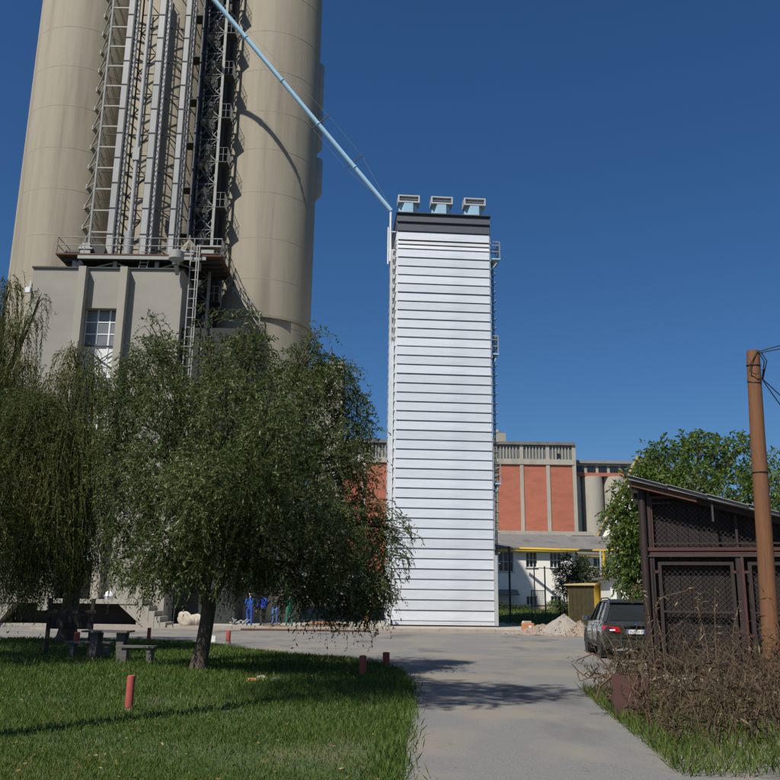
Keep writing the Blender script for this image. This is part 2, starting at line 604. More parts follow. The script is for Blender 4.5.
KERB_Y = 47.6                                   # front edge of the concrete apron under the dryer
LAWN = [(-60, 34.0), (-24, 33.8), (-9.5, 33.0), (-6.9, 31.4), (-5.6, 29.6), (-4.2, 27.6), (-2.6, 25.7), (-1.2, 24.4), (-0.35, 23.0),
        (0.12, 21.2), (0.28, 19.4), (0.36, 17.6), (0.30, 15.0), (0.15, 11.5), (-0.1, 6.0), (-0.4, -10), (-60, -10)]
sheet('road', [(-70, 48.6), (-70, 30), (-6, 24), (-2.5, 17), (-2.2, -12), (14, -12), (14, 48.6)], 0.004, 'road_surface')
# sandy shoulder between road and apron
SH = [(-16 + k * 1.1, 45.2 + 0.5 * math.sin(k * 1.7) + 0.35 * math.sin(k * 0.6 + 1)) for k in range(29)]
sheet('verge', SH + [(15.0, 60), (-16, 49)], 0.009, 'sandy_soil')
lw = sheet('lawn', LAWN, 0.045, 'turf')
mb = MB()
for (a, b) in zip(LAWN[:-2], LAWN[1:-1]):       # soft edge of the turf
    a, b = Vector((*a, 0)), Vector((*b, 0))
    nrm = Vector((b.y - a.y, a.x - b.x, 0)).normalized() * -0.16
    mb.add([a + Vector((0, 0, .045)), b + Vector((0, 0, .045)), b + nrm + Vector((0, 0, .0)), a + nrm + Vector((0, 0, .0))], [(0, 1, 2, 3)])
mb.build('turf_edge', 'turf', lw)
sheet('garden_lawn', [(7.0, 58), (22, 54), (40, 60), (40, 60.5), (8, 60.5)], 0.012, 'turf')
ob = bpy.data.objects['garden_lawn']
mb = MB()
gx = [6.5 + k * 2.0 for k in range(22)]
gy = [52.5 + k * 1.5 for k in range(20)]
mb.add([(x, y, zt(x, y) + 0.012) for y in gy for x in gx],
       [(j * 22 + i, j * 22 + i + 1, (j + 1) * 22 + i + 1, (j + 1) * 22 + i) for j in range(19) for i in range(21)])
ob.data = mb.mesh('garden_lawn', 'turf', True)

# concrete apron with a broken front kerb
mb = MB()
mb.box(-30, 9.3, KERB_Y, 75, -0.05, 0.13)
ap = mb.build('pavement', 'kerb_concrete')
tag(ap, kind='structure')
random.seed(3)
x = -9.2
kb = MB().box(0, 1, 0, 0.22, 0, 0.17).mesh('kerb_stone', 'kerb_concrete')
while x < 9.2:
    o = inst('kerb_stone', kb, ap, (x, KERB_Y - 0.225 + random.uniform(-.03, .03), random.uniform(-.035, .0)), random.uniform(-.012, .012))
    o.scale = (0.985, 1, random.uniform(.85, 1.05))
    x += 1.0

# ================================================================== grain dryer tower
TY = 52.0
p0 = P(392.8, 625, TY)
TROT = rad(4.0)
tdir = Vector((math.cos(TROT), math.sin(TROT), 0))


def pxof(w):
    d = w - EYE
    k = d.dot(FW)
    return 390 + F * d.dot(CX) / k, 390 - F * d.dot(CY) / k


TW = 6.0
for _ in range(30):
    TW += (494.8 - pxof(p0 + tdir * TW)[0]) * 0.05
TD = 6.2
ZT = P(398, 231, TY).z - p0.z           # top of the pale cladding
ZC = P(398, 213.5, TY).z - p0.z         # top of the dark cap
tw = thing('grain_dryer_tower', 'tall square grain dryer tower clad in pale horizontal galvanised panels with dark cap', 'dryer tower',
           p0, TROT, world=False)
PH = 0.597


def panel_mesh(w, h, flare=0.105, name='cladding_panel'):
    """siding sheet: leans out towards its lower edge, folded back under as a lip"""
    prof = [(-0.035, h - .042), (-0.055, h - .042), (-flare, 0.03), (-flare, 0.0), (-.035, 0.012)]
    b = MB()
    b.prism([(0, y, z) for y, z in prof], (w, 0, 0))
    return b.mesh(name, 'galvanised')


pm_f = panel_mesh(TW - 0.06, PH)
pm_h = panel_mesh(TW - 0.06, PH * 0.47, 0.10)
pm_s = panel_mesh(TD - 0.06, PH)
MB().box(0.0, TW, 0.0, TD, 0.0, ZT).build('core_wall', 'steel_dark', tw)
MB().box(-0.05, TW + 0.05, -0.05, TD, 0, 0.03).build('base_frame', 'steel_dark', tw)
z = ZT - PH - 0.02
zs = [z]
halves = [z - PH * 0.5, z - PH]
z = halves[-1]
while z > 0.35:
    z -= PH
    zs.append(z)
for k, z in enumerate(zs):
    z = max(z, 0.10)
    inst('cladding_panel', pm_f, tw, (0.03, random.uniform(-.012, .0), z + random.uniform(-.006, .006))).rotation_euler.x = random.uniform(-.004, .004)
    o = inst('cladding_panel', pm_s, tw, (0, TD - 0.03, z), -math.pi / 2)
    o = inst('cladding_panel', pm_s, tw, (TW, 0.03, z), math.pi / 2)
MB().prism([(0.03, y_, z_) for y_, z_ in ((-.035, .03), (-.10, .03), (-.085, max(zs[-1], .10) - .035), (-.035, max(zs[-1], .10) - .035))], (TW - .06, 0, 0)).build('skirt_panel', 'galvanised', tw)
for z in halves:
    inst('cladding_panel', pm_h, tw, (0.03, 0, z))
    inst('cladding_panel', pm_s, tw, (0, TD - 0.03, z), -math.pi / 2).scale.z = 0.47
# corner trims
for (x, y) in ((-0.035, -0.035), (TW - 0.05, -0.035)):
    MB().box(x, x + 0.085, y, y + 0.085, 0.05, ZT).build('corner_trim', 'galvanised', tw)
MB().box(TW - 0.015, TW + 0.20, -0.16, 0.04, 0.02, 4.1).build('corner_trim', 'galvanised_dull', tw)
MB().box(-0.42, -0.13, 0.25, 0.6, 0.0, ZT * 0.70).build('side_duct', 'galvanised', tw)
MB().box(-0.30, -0.13, 2.2, 2.5, 0.0, ZT * 0.985).build('side_duct', 'galvanised_dull', tw)
for k in range(34):
    zz = 1.0 + k * (ZT - 2) / 34
    MB().box(-0.22, -0.125, 0.7, 1.3, zz, zz + 0.25).build('side_louvre', 'galvanised_dull', tw)
# dark cap: two folded bands
hc = (ZC - ZT) / 2
MB().prism([(-0.04, -0.05 - d, z) for d, z in ((0.0, ZT + 2 * hc), (-0.03, ZT + 2 * hc), (-0.03, ZT + hc + .02), (0.11, ZT + hc + .02), (0.11, ZT + hc + .07))],
           (TW + 0.08, 0, 0)).build('cap_band', 'dark_cap', tw)
MB().prism([(-0.02, -0.05 - d, z) for d, z in ((0.0, ZT + hc), (-0.03, ZT + hc), (-0.03, ZT - 0.01), (0.08, ZT - .01), (0.08, ZT + .04))],
           (TW + 0.04, 0, 0)).build('cap_band', 'dark_cap', tw)
MB().box(-0.06, TW + 0.06, 0.0, TD + 0.05, ZT + 0.001, ZC - 0.02).build('cap_wall', 'dark_cap', tw)
MB().box(-0.10, TW + 0.10, -0.20, TD + 0.08, ZC - 0.02, ZC + 0.05).build('roof_slab', 'steel_dark', tw)


def roof_fan(x):
    """exhaust hood: tapered pale blue box under an open steel frame"""
    b = MB()
    y0, y1 = 0.25, 1.15
    zb, zm, zt_ = ZC + 0.05, ZC + 0.95, ZC + 1.0
    # six-sided housing: centre face with angled cheeks
    pts = [(x - .60, y0 + .5), (x - .28, y0), (x + .30, y0), (x + .62, y0 + .5), (x + .62, y1), (x - .60, y1)]
    b.prism([(px_, py_, zb) for px_, py_ in pts], (0, 0, zm - zb))
    o = b.build('fan_housing', 'pale_blue', tw)
    # open rectangular hood frame
    h = MB()
    X0, X1, Y0, Y1, Z0, Z1 = x - .70, x + .74, y0 - .02, y1, zm + 0.002, zm + 0.52
    h.box(X0, X1, Y0, Y1, Z0, Z0 + .10)
    h.box(X0, X1, Y0, Y1, Z1 - .08, Z1)
    h.box(X0, X0 + .09, Y0, Y1, Z0 + .10, Z1 - .08)
    h.box(X1 - .09, X1, Y0, Y1, Z0 + .10, Z1 - .08)
    h.build('fan_hood', 'galvanised_dull', o)
    MB().box(X0 + .09, X1 - .09, Y0 + .3, Y0 + .35, Z0 + .10, Z1 - .08).build('hood_baffle', 'pane_glass', o)
    MB().box(X0 + .09, X1 - .09, Y0 + .12, Y0 + .16, Z0 + .26, Z0 + .31).build('hood_bar', 'galvanised', o)


for fx in (0.72, 2.92, 5.12):
    roof_fan(fx)


def side_balcony(z, h, w):
    """small railed service balcony on the far flank of the tower"""
    x0, x1 = TW + 0.13, TW + 0.13 + w
    b = MB().box(x0, x1, 0.15, 1.5, z, z + 0.10)
    b.bar((x0, 0.3, z - 0.75), (x1 - .1, 0.3, z), 0.07)
    b.bar((x0, 1.3, z - 0.75), (x1 - .1, 1.3, z), 0.07)
    o = b.build('service_balcony', 'pale_blue', tw)
    r = MB()
    for y in (0.17, 0.83, 1.48):
        r.bar((x1 - .03, y, z + .1), (x1 - .03, y, z + h), 0.045)
    for zz in (0.45, 0.8, 1.0):
        r.bar((x1 - .03, 0.15, z + h * zz), (x1 - .03, 1.5, z + h * zz), 0.045)
        for y in (0.17, 1.48):
            r.bar((x0, y, z + h * zz), (x1, y, z + h * zz), 0.045)
    r.build('railing', 'steel_grey', o)


zb1 = P(498, 256, TY).z - p0.z
side_balcony(zb1, 1.25, 0.62)
side_balcony(P(498, 352, TY).z - p0.z, 1.25, 0.42)
side_balcony(P(498, 483, TY).z - p0.z, 1.3, 0.42)
ld = MB()
for y in (0.4, 0.85):
    ld.bar((TW + .30, y, 0.6), (TW + .30, y, zb1), 0.045)
k = 0.8
while k < zb1:
    ld.bar((TW + .30, 0.4, k), (TW + .30, 0.85, k), 0.03)
    ld.bar((TW + .12, 0.62, k), (TW + .30, 0.62, k), 0.03) if int(k * 10) % 3 == 0 else None
    k += 0.30
lad = ld.build('service_ladder', 'steel_blue', tw)
k = 3.0
while k < zb1 - .3:
    MB().tube([(TW + .30, 0.35, k), (TW + .44, 0.32, k + .02), (TW + .50, 0.62, k + .04), (TW + .44, 0.93, k + .02), (TW + .30, 0.9, k)], 0.022, 4).build('ladder_hoop', 'steel_grey', lad)
    k += 0.62
# inlet of the spout pipe at the top left rear corner
b = MB()
b.tube([(-0.40, 0.9, ZC - 3.0), (-0.40, 0.9, ZC + 0.75)], 0.075, 8)
b.tube([(-0.55, 0.9, ZC - 3.2), (-0.55, 0.9, ZC - 0.6)], 0.05, 8)
b.bar((-0.57, 0.9, ZC - .9), (-0.40, 0.9, ZC - .9), 0.06)
b.bar((-0.57, 0.9, ZC - 2.2), (-0.40, 0.9, ZC - 2.2), 0.06)
b.bar((-0.40, 0.9, ZC - .9), (0, 0.9, ZC - .9), 0.06)
b.bar((-0.40, 0.9, ZC - 2.2), (0, 0.9, ZC - 2.2), 0.06)
b.build('inlet_mast', 'white_paint', tw)

# ================================================================== concrete silos
SY = 58.0


def silo(pxl, pxr, py, label, y=SY):
    a, c = P(pxl, py, y), P(pxr, py, y)
    r = (c.x - a.x) / 2 * 0.985
    cx = (a.x + c.x) / 2
    t = thing('concrete_silo', label, 'silo', (cx, y, 0), group='concrete grain silos')
    b = MB()
    b.lathe([(r, 0), (r, 47.2), (r - .05, 47.3), (0, 47.4)], (cx, y, 0), 72)
    b.build('shell', 'silo_concrete', t, smooth=True)
    for k in range(1, 16):                          # casting joints
        zz = k * 3.2 + random.uniform(-.15, .15)
        MB().lathe([(r, zz - .03), (r + .003, zz - .02), (r + .003, zz + .02), (r, zz + .03)], (cx, y, 0), 72).build('pour_joint', 'silo_joint', t, smooth=True)
    return t, cx, r


s1, c1, r1 = silo(21.5, 119, 205, 'leftmost beige concrete silo against the blue sky')
s2, c2, r2 = silo(119, 216, 205, 'middle beige concrete silo behind the elevator trunks')
s3, c3, r3 = silo(216, 315.5, 205, 'rightmost beige concrete silo with blue pipe passing in front')
for c_, r_, t_ in ((c1, r1, s1), (c2, r2, s2)):     # webs that close the valleys between silos
    MB().box(c_ + r_ - .9, c_ + r_ + .9, SY - .55, SY + 2, 0, 47).build('web_wall', 'silo_concrete', t_)
zr = P(285, 316, SY - r3).z
MB().lathe([(r3, zr - .12), (r3 + .16, zr - .10), (r3 + .16, zr + .10), (r3, zr + .12)], (c3, SY, 0), 72).build('ring_ledge', 'silo_concrete', s3, smooth=True)
b = MB()                                            # rising handrail of the steps to the ring ledge
q = [P(222, 285, SY - r3 - .5), P(234, 272, SY - r3 - .5), P(260, 311, SY - r3 - .35)]
for dz in (0, -0.55):
    b.tube([v + Vector((0, 0, dz)) for v in q], 0.035, 5)
for t in (0, .33, .66, 1):
    v = q[1].lerp(q[2], t)
    b.bar(v, v + Vector((0, 0, -1.1)), 0.05)
b.bar(q[1], q[1] + Vector((0, 0, -1.6)), 0.05)
b.bar(q[0], q[0] + Vector((0, 0, -1.6)), 0.05)
b.bar(q[1] + Vector((0, 0, -1.15)), q[2] + Vector((0, 0, -1.15)), 0.5, 0.06)
b.build('stair_rail', 'steel_grey', s3)
for (py0, py1, dx) in ((66, 108, .10), (112, 150, .13), (160, 196, .22)):   # curved inspection shells on the right flank
    za, zb = P(316, py1, SY + 1).z, P(316, py0, SY + 1).z
    b = MB()
    b.lathe([(.0, za - .5), (.42, za), (.50, za + .1), (.50, zb - .1), (.42, zb), (0, zb + .05)], (c3 + r3 * .97 + dx - .22, SY + 1.0, 0), 20)
    b.build('inspection_shell', 'steel_grey', s3, smooth=True)

# ---------------------------------------------------------------- annex building
AY = 51.0
za = P(100, 269, AY).z
ax0, ax1 = P(26.5, 330, AY).x, P(179, 330, AY).x
an = thing('silo_annex', 'grey rendered concrete annex with pilasters and tall glazed strip below the silos', 'building', ((ax0 + ax1) / 2, AY, 0))
wx0, wx1 = P(82, 330, AY).x, P(119, 330, AY).x
zw = P(100, 308, AY).z
MB().box(ax0, wx0, AY, AY + 3.6, 0, za).build('wall', 'annex_render', an)
MB().box(wx1, ax1, AY, AY + 3.6, 0, za - .003).build('wall', 'annex_render', an)
MB().box(wx0 + .002, wx1 - .002, AY + .01, AY + 3.6, zw, za - .006).build('wall', 'annex_render', an)
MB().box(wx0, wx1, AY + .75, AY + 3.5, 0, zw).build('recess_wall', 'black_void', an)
MB().box(ax0 - .08, ax1 + .08, AY - .10, AY + 3.6, za + .001, za + .10).build('parapet_cap', 'steel_dark', an)
for xc in (wx0 - .16, wx1 + .14):
    MB().box(xc - .23, xc + .23, AY - .55, AY + .02, 0, za - .02).build('pilaster', 'concrete', an)
# glazed strip: panes and infill panels between white bars
rows = []
zz = zw
pat = [0, 0, 0, 1, 1, 0, 0, 0, 1, 0, 0, 0, 1, 1, 0, 0, 0, 1]
for k, kind in enumerate(pat):
    h = 0.78 if kind == 0 else 1.0
    if zz - h < 1.9:
        break
    for j in range(3):
        w = (wx1 - wx0) / 3
        xa, xb = wx0 + j * w + .05, wx0 + (j + 1) * w - .05
        MB().box(xa, xb, AY + .50, AY + .54, zz - h + .04, zz - .04).build('pane' if kind == 0 else 'infill_panel', 'pane_glass' if kind == 0 else 'white_paint', an)
    MB().box(wx0, wx1, AY + .47, AY + .57, zz - h - .035, zz - h + .035).build('glazing_bar', 'white_paint', an)
    zz -= h
for j in range(4):
    xx = wx0 + j * (wx1 - wx0) / 3
    MB().box(xx - .05, xx + .05, AY + .46, AY + .58, zz, zw).build('glazing_bar', 'white_paint', an)
zx = zw - 2.34
b = MB().bar((wx0, AY + .42, zx - .1), (wx1, AY + .42, zx - 1.7), .05).bar((wx0, AY + .40, zx - 1.7), (wx1, AY + .40, zx - .1), .05)
b.bar((wx0, AY + .44, zx), (wx1, AY + .44, zx), .06)
b.build('bracing', 'steel_dark', an)
b = MB().box(wx0 - .02, wx1 + .02, AY + .2, AY + .7, zz - .12, zz)
b.build('sill', 'concrete', an)
b = MB().box(ax0 - .30, ax0 + .02, AY - .25, AY - .02, za - 1.7, za - 1.35)
b.bar((ax0 - .05, AY - .1, za - 1.3), (ax0 - .05, AY - .1, za - .9), .05)
b.build('wall_lamp', 'white_paint', an)

# ---------------------------------------------------------------- steel deck over the annex roof
DY0, DY1 = 50.75, 54.4
zd = P(110, 253.5, DY0).z
dx0, dx1 = P(55.5, 253, DY0).x, P(222, 253, DY0).x
dk = thing('steel_deck', 'railed steel machinery deck carried above the annex roof', 'platform', ((dx0 + dx1) / 2, 51.5, za + .1))
MB().box(dx0, dx1, DY0, DY1, zd - .10, zd).build('deck_plate', 'rust', dk)
MB().box(dx0 + 1.4, dx1 - 1.0, DY0 + .02, DY0 + .14, zd - .34, zd - .103).build('edge_beam', 'steel_pale', dk)
for k in range(5):
    yy = DY0 + .5 + k * .75
    MB().box(dx0 + .2, dx1 - .2, yy, yy + .12, zd - .32, zd - .103).build('joist', 'steel_dark', dk)
for px_ in (73, 114, 156, 198):
    xx = P(px_, 262, AY).x
    MB().bar((xx, AY + .3, za + .1), (xx, AY + .3, zd - .33), .24, .2).build('deck_post', 'steel_pale', dk)
for (a, c) in ((90, 112), (130, 114), (156, 175), (198, 178)):
    xa, xc = P(a, 262, AY).x, P(c, 262, AY).x
    MB().bar((xa, AY + .35, za + .15), (xc, AY + .35, zd - .4), .09).build('deck_brace', 'steel_pale', dk)
xx0, xx1 = P(68, 262, AY).x, P(185, 262, AY).x
MB().box(xx0, xx1, AY + 1.6, AY + 3.4, za + .11, zd - .33).build('under_deck_block', 'black_void', dk)  # black block filling the space between roof and deck


def railing(name, pts, parent, m, h=1.1, gap=1.6, r=.028):
    b = MB()
    for a, c in zip(pts[:-1], pts[1:]):
        a, c = Vector(a), Vector(c)
        n = max(1, int((c - a).length / gap))
        for k in range(n + 1):
            q = a.lerp(c, k / n)
            b.tube([q, q + Vector((0, 0, h))], r, 5)
        for f in (.52, 1.0):
            b.tube([a + Vector((0, 0, h * f)), c + Vector((0, 0, h * f))], r, 5)
    return b.build(name, m, parent)


railing('deck_railing', [(dx0 + .05, DY1, zd), (dx0 + .05, DY0 + .05, zd), (dx1 - .05, DY0 + .05, zd), (dx1 - .05, DY1, zd)], dk, 'steel_grey')
b = MB()                                            # short ladder from roof to deck
for dxx in (-.25, .25):
    xx = P(143, 262, AY).x + dxx
    b.bar((xx, DY0 + .3, za + .1), (xx + .12, DY0 + .3, zd), .05)
for k in range(5):
    xx = P(143, 262, AY).x
    b.bar((xx - .25 + k * .02, DY0 + .3, za + .25 + k * .24), (xx + .25 + k * .02, DY0 + .3, za + .25 + k * .24), .04)
b.build('deck_ladder', 'steel_grey', dk)

# machinery on the deck
def at_deck(px_, y):
    return Vector((P(px_, 250, y).x, y, zd))


q = at_deck(87, 51.7)
mo = thing('elevator_drive', 'grey drive unit with round flywheel guard at left end of the deck', 'machine', q)
MB().box(q.x - .32, q.x + .32, q.y - .3, q.y + .3, zd, zd + .55).box(q.x - .45, q.x + .45, q.y - .35, q.y + .35, zd + .552, zd + .66).box(
    q.x - .26, q.x + .26, q.y - .25, q.y + .25, zd + .662, zd + 1.0).build('gearbox', 'steel_grey', mo)
MB().tube([(q.x + .62, q.y - .12, zd + .62), (q.x + .62, q.y + .12, zd + .62)], .58, 20).build('flywheel_guard', 'steel_dark', mo)
MB().tube([(q.x - 1.3, q.y, zd + .38), (q.x - .33, q.y, zd + .38)], .2, 12).build('motor', 'steel_dark', mo)
MB().tube([(q.x - .1, q.y - .35, zd - .35), (q.x - .9, q.y - .35, zd - 1.15)], .2, 10).build('discharge_spout', 'steel_grey', mo)
q = at_deck(177, 50.1)
dc = thing('dust_drum', 'round grey dust drum hanging below the deck edge beside the ladder', 'drum', (q.x, q.y, zd - 1.1))
MB().lathe([(0, -.40), (.22, -.40), (.26, -.2), (.47, -.05), (.47, .42), (.38, .48), (0, .5)], (q.x, q.y, zd - .55), 24).build('drum', 'steel_pale', dc, smooth=True)
MB().tube([(q.x, q.y, zd - .95), (q.x, q.y + .5, zd - 1.4)], .14, 12).build('outlet', 'steel_grey', dc)
MB().bar((q.x, q.y + .7, zd - .6), (q.x, DY0 + .9, zd - .2), .1).build('bracket', 'steel_grey', dc)
q = at_deck(189, 51.4)
hp_ = thing('feed_hopper', 'small tan hopper with pointed cover on the deck', 'hopper', q)
MB().box(q.x - .4, q.x + .4, q.y - .4, q.y + .4, zd, zd + .42).build('bin', 'steel_pale', hp_)
MB().lathe([(.55, .424), (.5, .75), (.08, 1.25), (.05, 1.6), (0, 1.6)], (q.x, q.y, zd), 4).build('cover', 'silo_concrete', hp_)
q = at_deck(210, 51.3)
bt = thing('deck_workbench', 'pale steel bench of fittings at right end of the deck', 'machine', q)
MB().box(q.x - .75, q.x + .75, q.y - .35, q.y + .35, zd + .62, zd + .72).build('top', 'steel_pale', bt)
for dxx in (-.65, 0, .65):
    MB().bar((q.x + dxx, q.y, zd), (q.x + dxx, q.y, zd + .62), .09).build('leg', 'steel_pale', bt)
MB().box(q.x - .5, q.x + .3, q.y - .25, q.y + .25, zd + .2, zd + .5).build('gear_case', 'steel_grey', bt)

# ---------------------------------------------------------------- bucket elevators, mast, dust pipe
EYY = 52.0
ZTOP = 47.0


def vx(px_, y=EYY, py=172):
    return P(px_, py, y).x


def lattice(b, xa, xc, y, z0, z1, step, w=.05):
    z = z0
    k = 0
    while z + step < z1:
        if k % 2:
            b.bar((xa, y, z), (xc, y, z + step), w)
        else:
            b.bar((xc, y, z), (xa, y, z + step), w)
        b.bar((xa, y, z), (xc, y, z), w)
        z += step
        k += 1


def elevator(px1, px2, label, off):
    x1, x2 = vx(px1), vx(px2)
    t = thing('bucket_elevator', label, 'grain elevator', (x1, EYY, zd), group='bucket elevators in front of the silos')
    z = zd
    n = 0
    w = .21
    while z < ZTOP:                                  # trunk sections with flanges
        z2 = min(z + 1.82, ZTOP)
        MB().box(x1 - w, x1 + w, EYY - .16, EYY + .16, z + .035, z2 - .035).build('trunk_section', 'duct_paint', t)
        MB().box(x1 - w - .03, x1 + w + .03, EYY - .19, EYY + .19, z2 - .033, z2 + .033).build('flange', 'steel_dark', t)
        z = z2
        n += 1
    MB().box(x2 - .12, x2 + .12, EYY - .10, EYY + .14, zd, ZTOP).build('return_trunk', 'duct_paint', t)
    b = MB()
    for xx in (x1 + w + .06, x2 - .17, x2 + .17):
        b.bar((xx, EYY - .20, zd), (xx, EYY - .20, ZTOP), .05)
    z = zd
    while z < ZTOP:
        b.bar((x2 - .17, EYY - .2, z), (x2 + .17, EYY - .2, z + .45), .03)
        b.bar((x2 + .17, EYY - .2, z + .45), (x2 - .17, EYY - .2, z + .9), .03)
        z += .9
    b.build('guide_rail', 'steel_dark', t)
    return t


elevator(117, 122.8, 'grey elevator trunk nearest the bracketed mast on left silo', 0)
elevator(149.5, 155.6, 'grey elevator trunk in the middle, right of the slim white pipe', .6)
elevator(177.5, 182.4, 'grey elevator trunk beside the dark stair tower', 1.1)
# lattice frame that carries the trunks
xa, xc = vx(126), vx(144)
fr = thing('lattice_frame', 'dark lattice frame between the first two elevator trunks', 'frame', (xa, EYY + .5, zd))
b = MB()
for xx in (xa, xc):
    b.bar((xx, EYY + .45, zd), (xx, EYY + .45, ZTOP), .09)
b.build('upright', 'steel_dark', fr)
b = MB()
lattice(b, xa, xc, EYY + .45, zd, ZTOP, 1.55, .055)
b.build('diagonal', 'steel_dark', fr)
b = MB()
z = zd + .9
while z < ZTOP:
    b.bar((vx(100), EYY + .22, z), (vx(184), EYY + .22, z), .06)
    for px_ in (163, 172):
        xx = vx(px_)
        b.bar((xx, EYY + .22, z), (xx + .25, SY - r2 + .2, z + .5), .05)
    z += 2.75
b.build('tie_rail', 'steel_dark', fr)
# slim pipe
xp = vx(135.2)
pp = thing('dust_pipe', 'slim white dust pipe running up between the elevator trunks', 'pipe', (xp, EYY, zd))
zs_ = P(133, 161, EYY).z
MB().tube([(xp, EYY, zd), (xp, EYY, zd + 2.0)], .30, 12).build('cyclone', 'duct_paint', pp, smooth=True)
MB().tube([(xp, EYY, zd + 2.002), (xp, EYY, zs_)], .15, 12).build('pipe', 'duct_paint', pp, smooth=True)
MB().box(xp - .22, xp + .22, EYY - .2, EYY + .2, zs_, zs_ + .9).build('valve_box', 'duct_paint', pp)
MB().tube([(xp, EYY, zs_ + .9), (xp, EYY, ZTOP)], .15, 12).build('pipe', 'duct_paint', pp, smooth=True)
# bracketed mast on the left silo
xm = vx(96.5, 52.0)
ms = thing('bracket_mast', 'thin pale mast with triangular brackets fixed to the leftmost silo', 'mast', (xm, 52.0, zd))
MB().tube([(xm, 52.0, zd + 1.0), (xm, 52.0, ZTOP)], .085, 8).build('pole', 'steel_pale', ms)
z = P(87, 232, 52.0).z
dzb = (P(106, 104, 52.0).z - z) / 6.1
xs_ = P(85.0, 178, 54.7).x
sy_ = SY - math.sqrt(max(r1 ** 2 - (xs_ - c1) ** 2, 0))
while z < ZTOP:
    b = MB()
    b.bar((xm, 52.0, z), (xm + 1.35, EYY, z), .09)
    b.bar((xm, 52.0, z), (xs_, sy_ + .02, z + .25), .10)
    b.obox((xs_, sy_, z + .25), (.16, 0, 0), (0, .05, 0), (0, 0, .16))
    b.bar((xm, 52.0, z - 1.05), (xs_, sy_ + .02, z + .20), .06)
    b.build('bracket', 'steel_pale', ms)
    z += dzb

# ---------------------------------------------------------------- stair tower
STY = 53.5
sx0, sx1 = vx(193.5, STY), vx(216.5, STY)
sd = 1.15
st = thing('stair_tower', 'dark braced steel stair tower with railed landings beside the rightmost silo', 'stair tower', (sx0, STY, 0))
MB().box(sx0 - .35, sx1 + .2, STY + sd + .35, STY + sd + .6, 0, ZTOP).build('back_panel', 'dark_backing', st)  # dark panel closing the back of the stairs
MB().box(sx0 - .36, sx0 - .28, STY + .7, STY + sd + .34, 0, ZTOP).build('side_panel', 'dark_backing', st)
for (x, y, m, w) in ((sx0, STY, 'steel_blue', .2), (sx1, STY, 'steel_pale', .17), (sx0, STY + sd, 'steel_blue', .16), (sx1, STY + sd, 'steel_dark', .16)):
    MB().bar((x, y, 0), (x, y, ZTOP), w, w).build('post', m, st)
bay = (P(222, 118, STY).z - P(216.5, 162, STY).z)
zb0 = P(216.5, 162, STY).z
zf = zb0 - 4 * bay
k = 0
while zf < ZTOP - 1:
    hb = bay / 2
    b = MB()
    b.bar((sx0, STY, zf), (sx1, STY, zf), .09).bar((sx0, STY, zf + hb), (sx1, STY, zf + hb), .09)
    b.bar((sx0, STY, zf), (sx1, STY, zf + hb), .07).bar((sx1, STY + .03, zf), (sx0, STY + .03, zf + hb), .07)
    b.bar((sx0, STY, zf + hb), (sx1, STY, zf + bay), .07).bar((sx1, STY + .03, zf + hb), (sx0, STY + .03, zf + bay), .07)
    b.build('cross_brace', 'steel_blue', st)
    for zz in (zf, zf + hb):                         # gusset stars at the pale post
        b = MB()
        for (ddx, ddz) in ((-.42, .36), (-.45, 0), (-.42, -.36)):
            b.bar((sx1, STY - .06, zz), (sx1 + ddx, STY - .06, zz + ddz), .08, .03)
        b.build('gusset', 'steel_pale', st)
    f = MB()                                         # flight of steps inside
    for j in range(9):
        t = j / 9
        f.box(sx0 + .2 + t * (sx1 - sx0 - .4) - .1, sx0 + .2 + t * (sx1 - sx0 - .4) + .12, STY + .4, STY + 1.1, zf + t * hb - .02, zf + t * hb + .02)
    f.bar((sx0 + .2, STY + .38, zf + .95), (sx1 - .2, STY + .38, zf + hb + .95), .05)
    f.bar((sx1 - .2, STY + 1.15, zf + hb + .05), (sx0 + .2, STY + 1.15, zf + bay + .05), .12, .05)
    for j in range(4):
        t = j / 3
        xx = sx0 + .2 + t * (sx1 - sx0 - .4)
        f.bar((xx, STY + .38, zf + t * hb), (xx, STY + .38, zf + t * hb + .95), .035)
    f.build('stair_flight', 'steel_grey', st)
    # landing on the right with railing
    d = MB().box(sx1 + .08, sx1 + .72, STY - .1, STY + .9, zf - .05, zf + .02)
    ln = d.build('landing', 'steel_dark', st)
    railing('landing_railing', [(sx1 + .1, STY - .08, zf), (sx1 + .69, STY - .08, zf), (sx1 + .69, STY + .85, zf)], ln, 'steel_grey', 1.05, .22, .016)
    zl = zf + bay * .42
    d = MB().box(sx0 - .75, sx0 - .1, STY - .1, STY + .9, zl - .05, zl + .02)
    ln = d.build('landing', 'steel_dark', st)
    railing('landing_railing', [(sx0 - .73, STY + .85, zl), (sx0 - .73, STY - .08, zl), (sx0 - .12, STY - .08, zl)], ln, 'steel_grey', 1.05, .22, .016)
    zf += bay
    k += 1

# ladder on the annex corner
lx0, lx1 = P(187.5, 300, 50.6).x, P(196, 300, 50.6).x
la = thing('wall_ladder', 'tall caged steel ladder at right corner of the annex', 'ladder', (lx0, 50.6, 0))
for xx in (lx0, (lx0 + lx1) / 2 + .12, lx1):
    MB().bar((xx, 50.6, 0), (xx, 50.6, zd + .6), .055).build('rail', 'steel_grey', la)
b = MB()
z = .4
while z < zd + .4:
    b.bar((lx0, 50.6, z), (lx1, 50.6, z), .035)
    z += .62
b.build('rungs', 'steel_grey', la)
# added dark block standing in for the shade between annex and right silo
b = MB().box(ax1 + .02, P(250, 330, 51.6).x, 51.6, 54.5, .13, za - 3.6)
o = one('recess_block', b, 'dark_backing', 'dark block standing in for shaded recess between annex and rightmost silo', 'building', ((ax1 + 2), 51.6, .13))

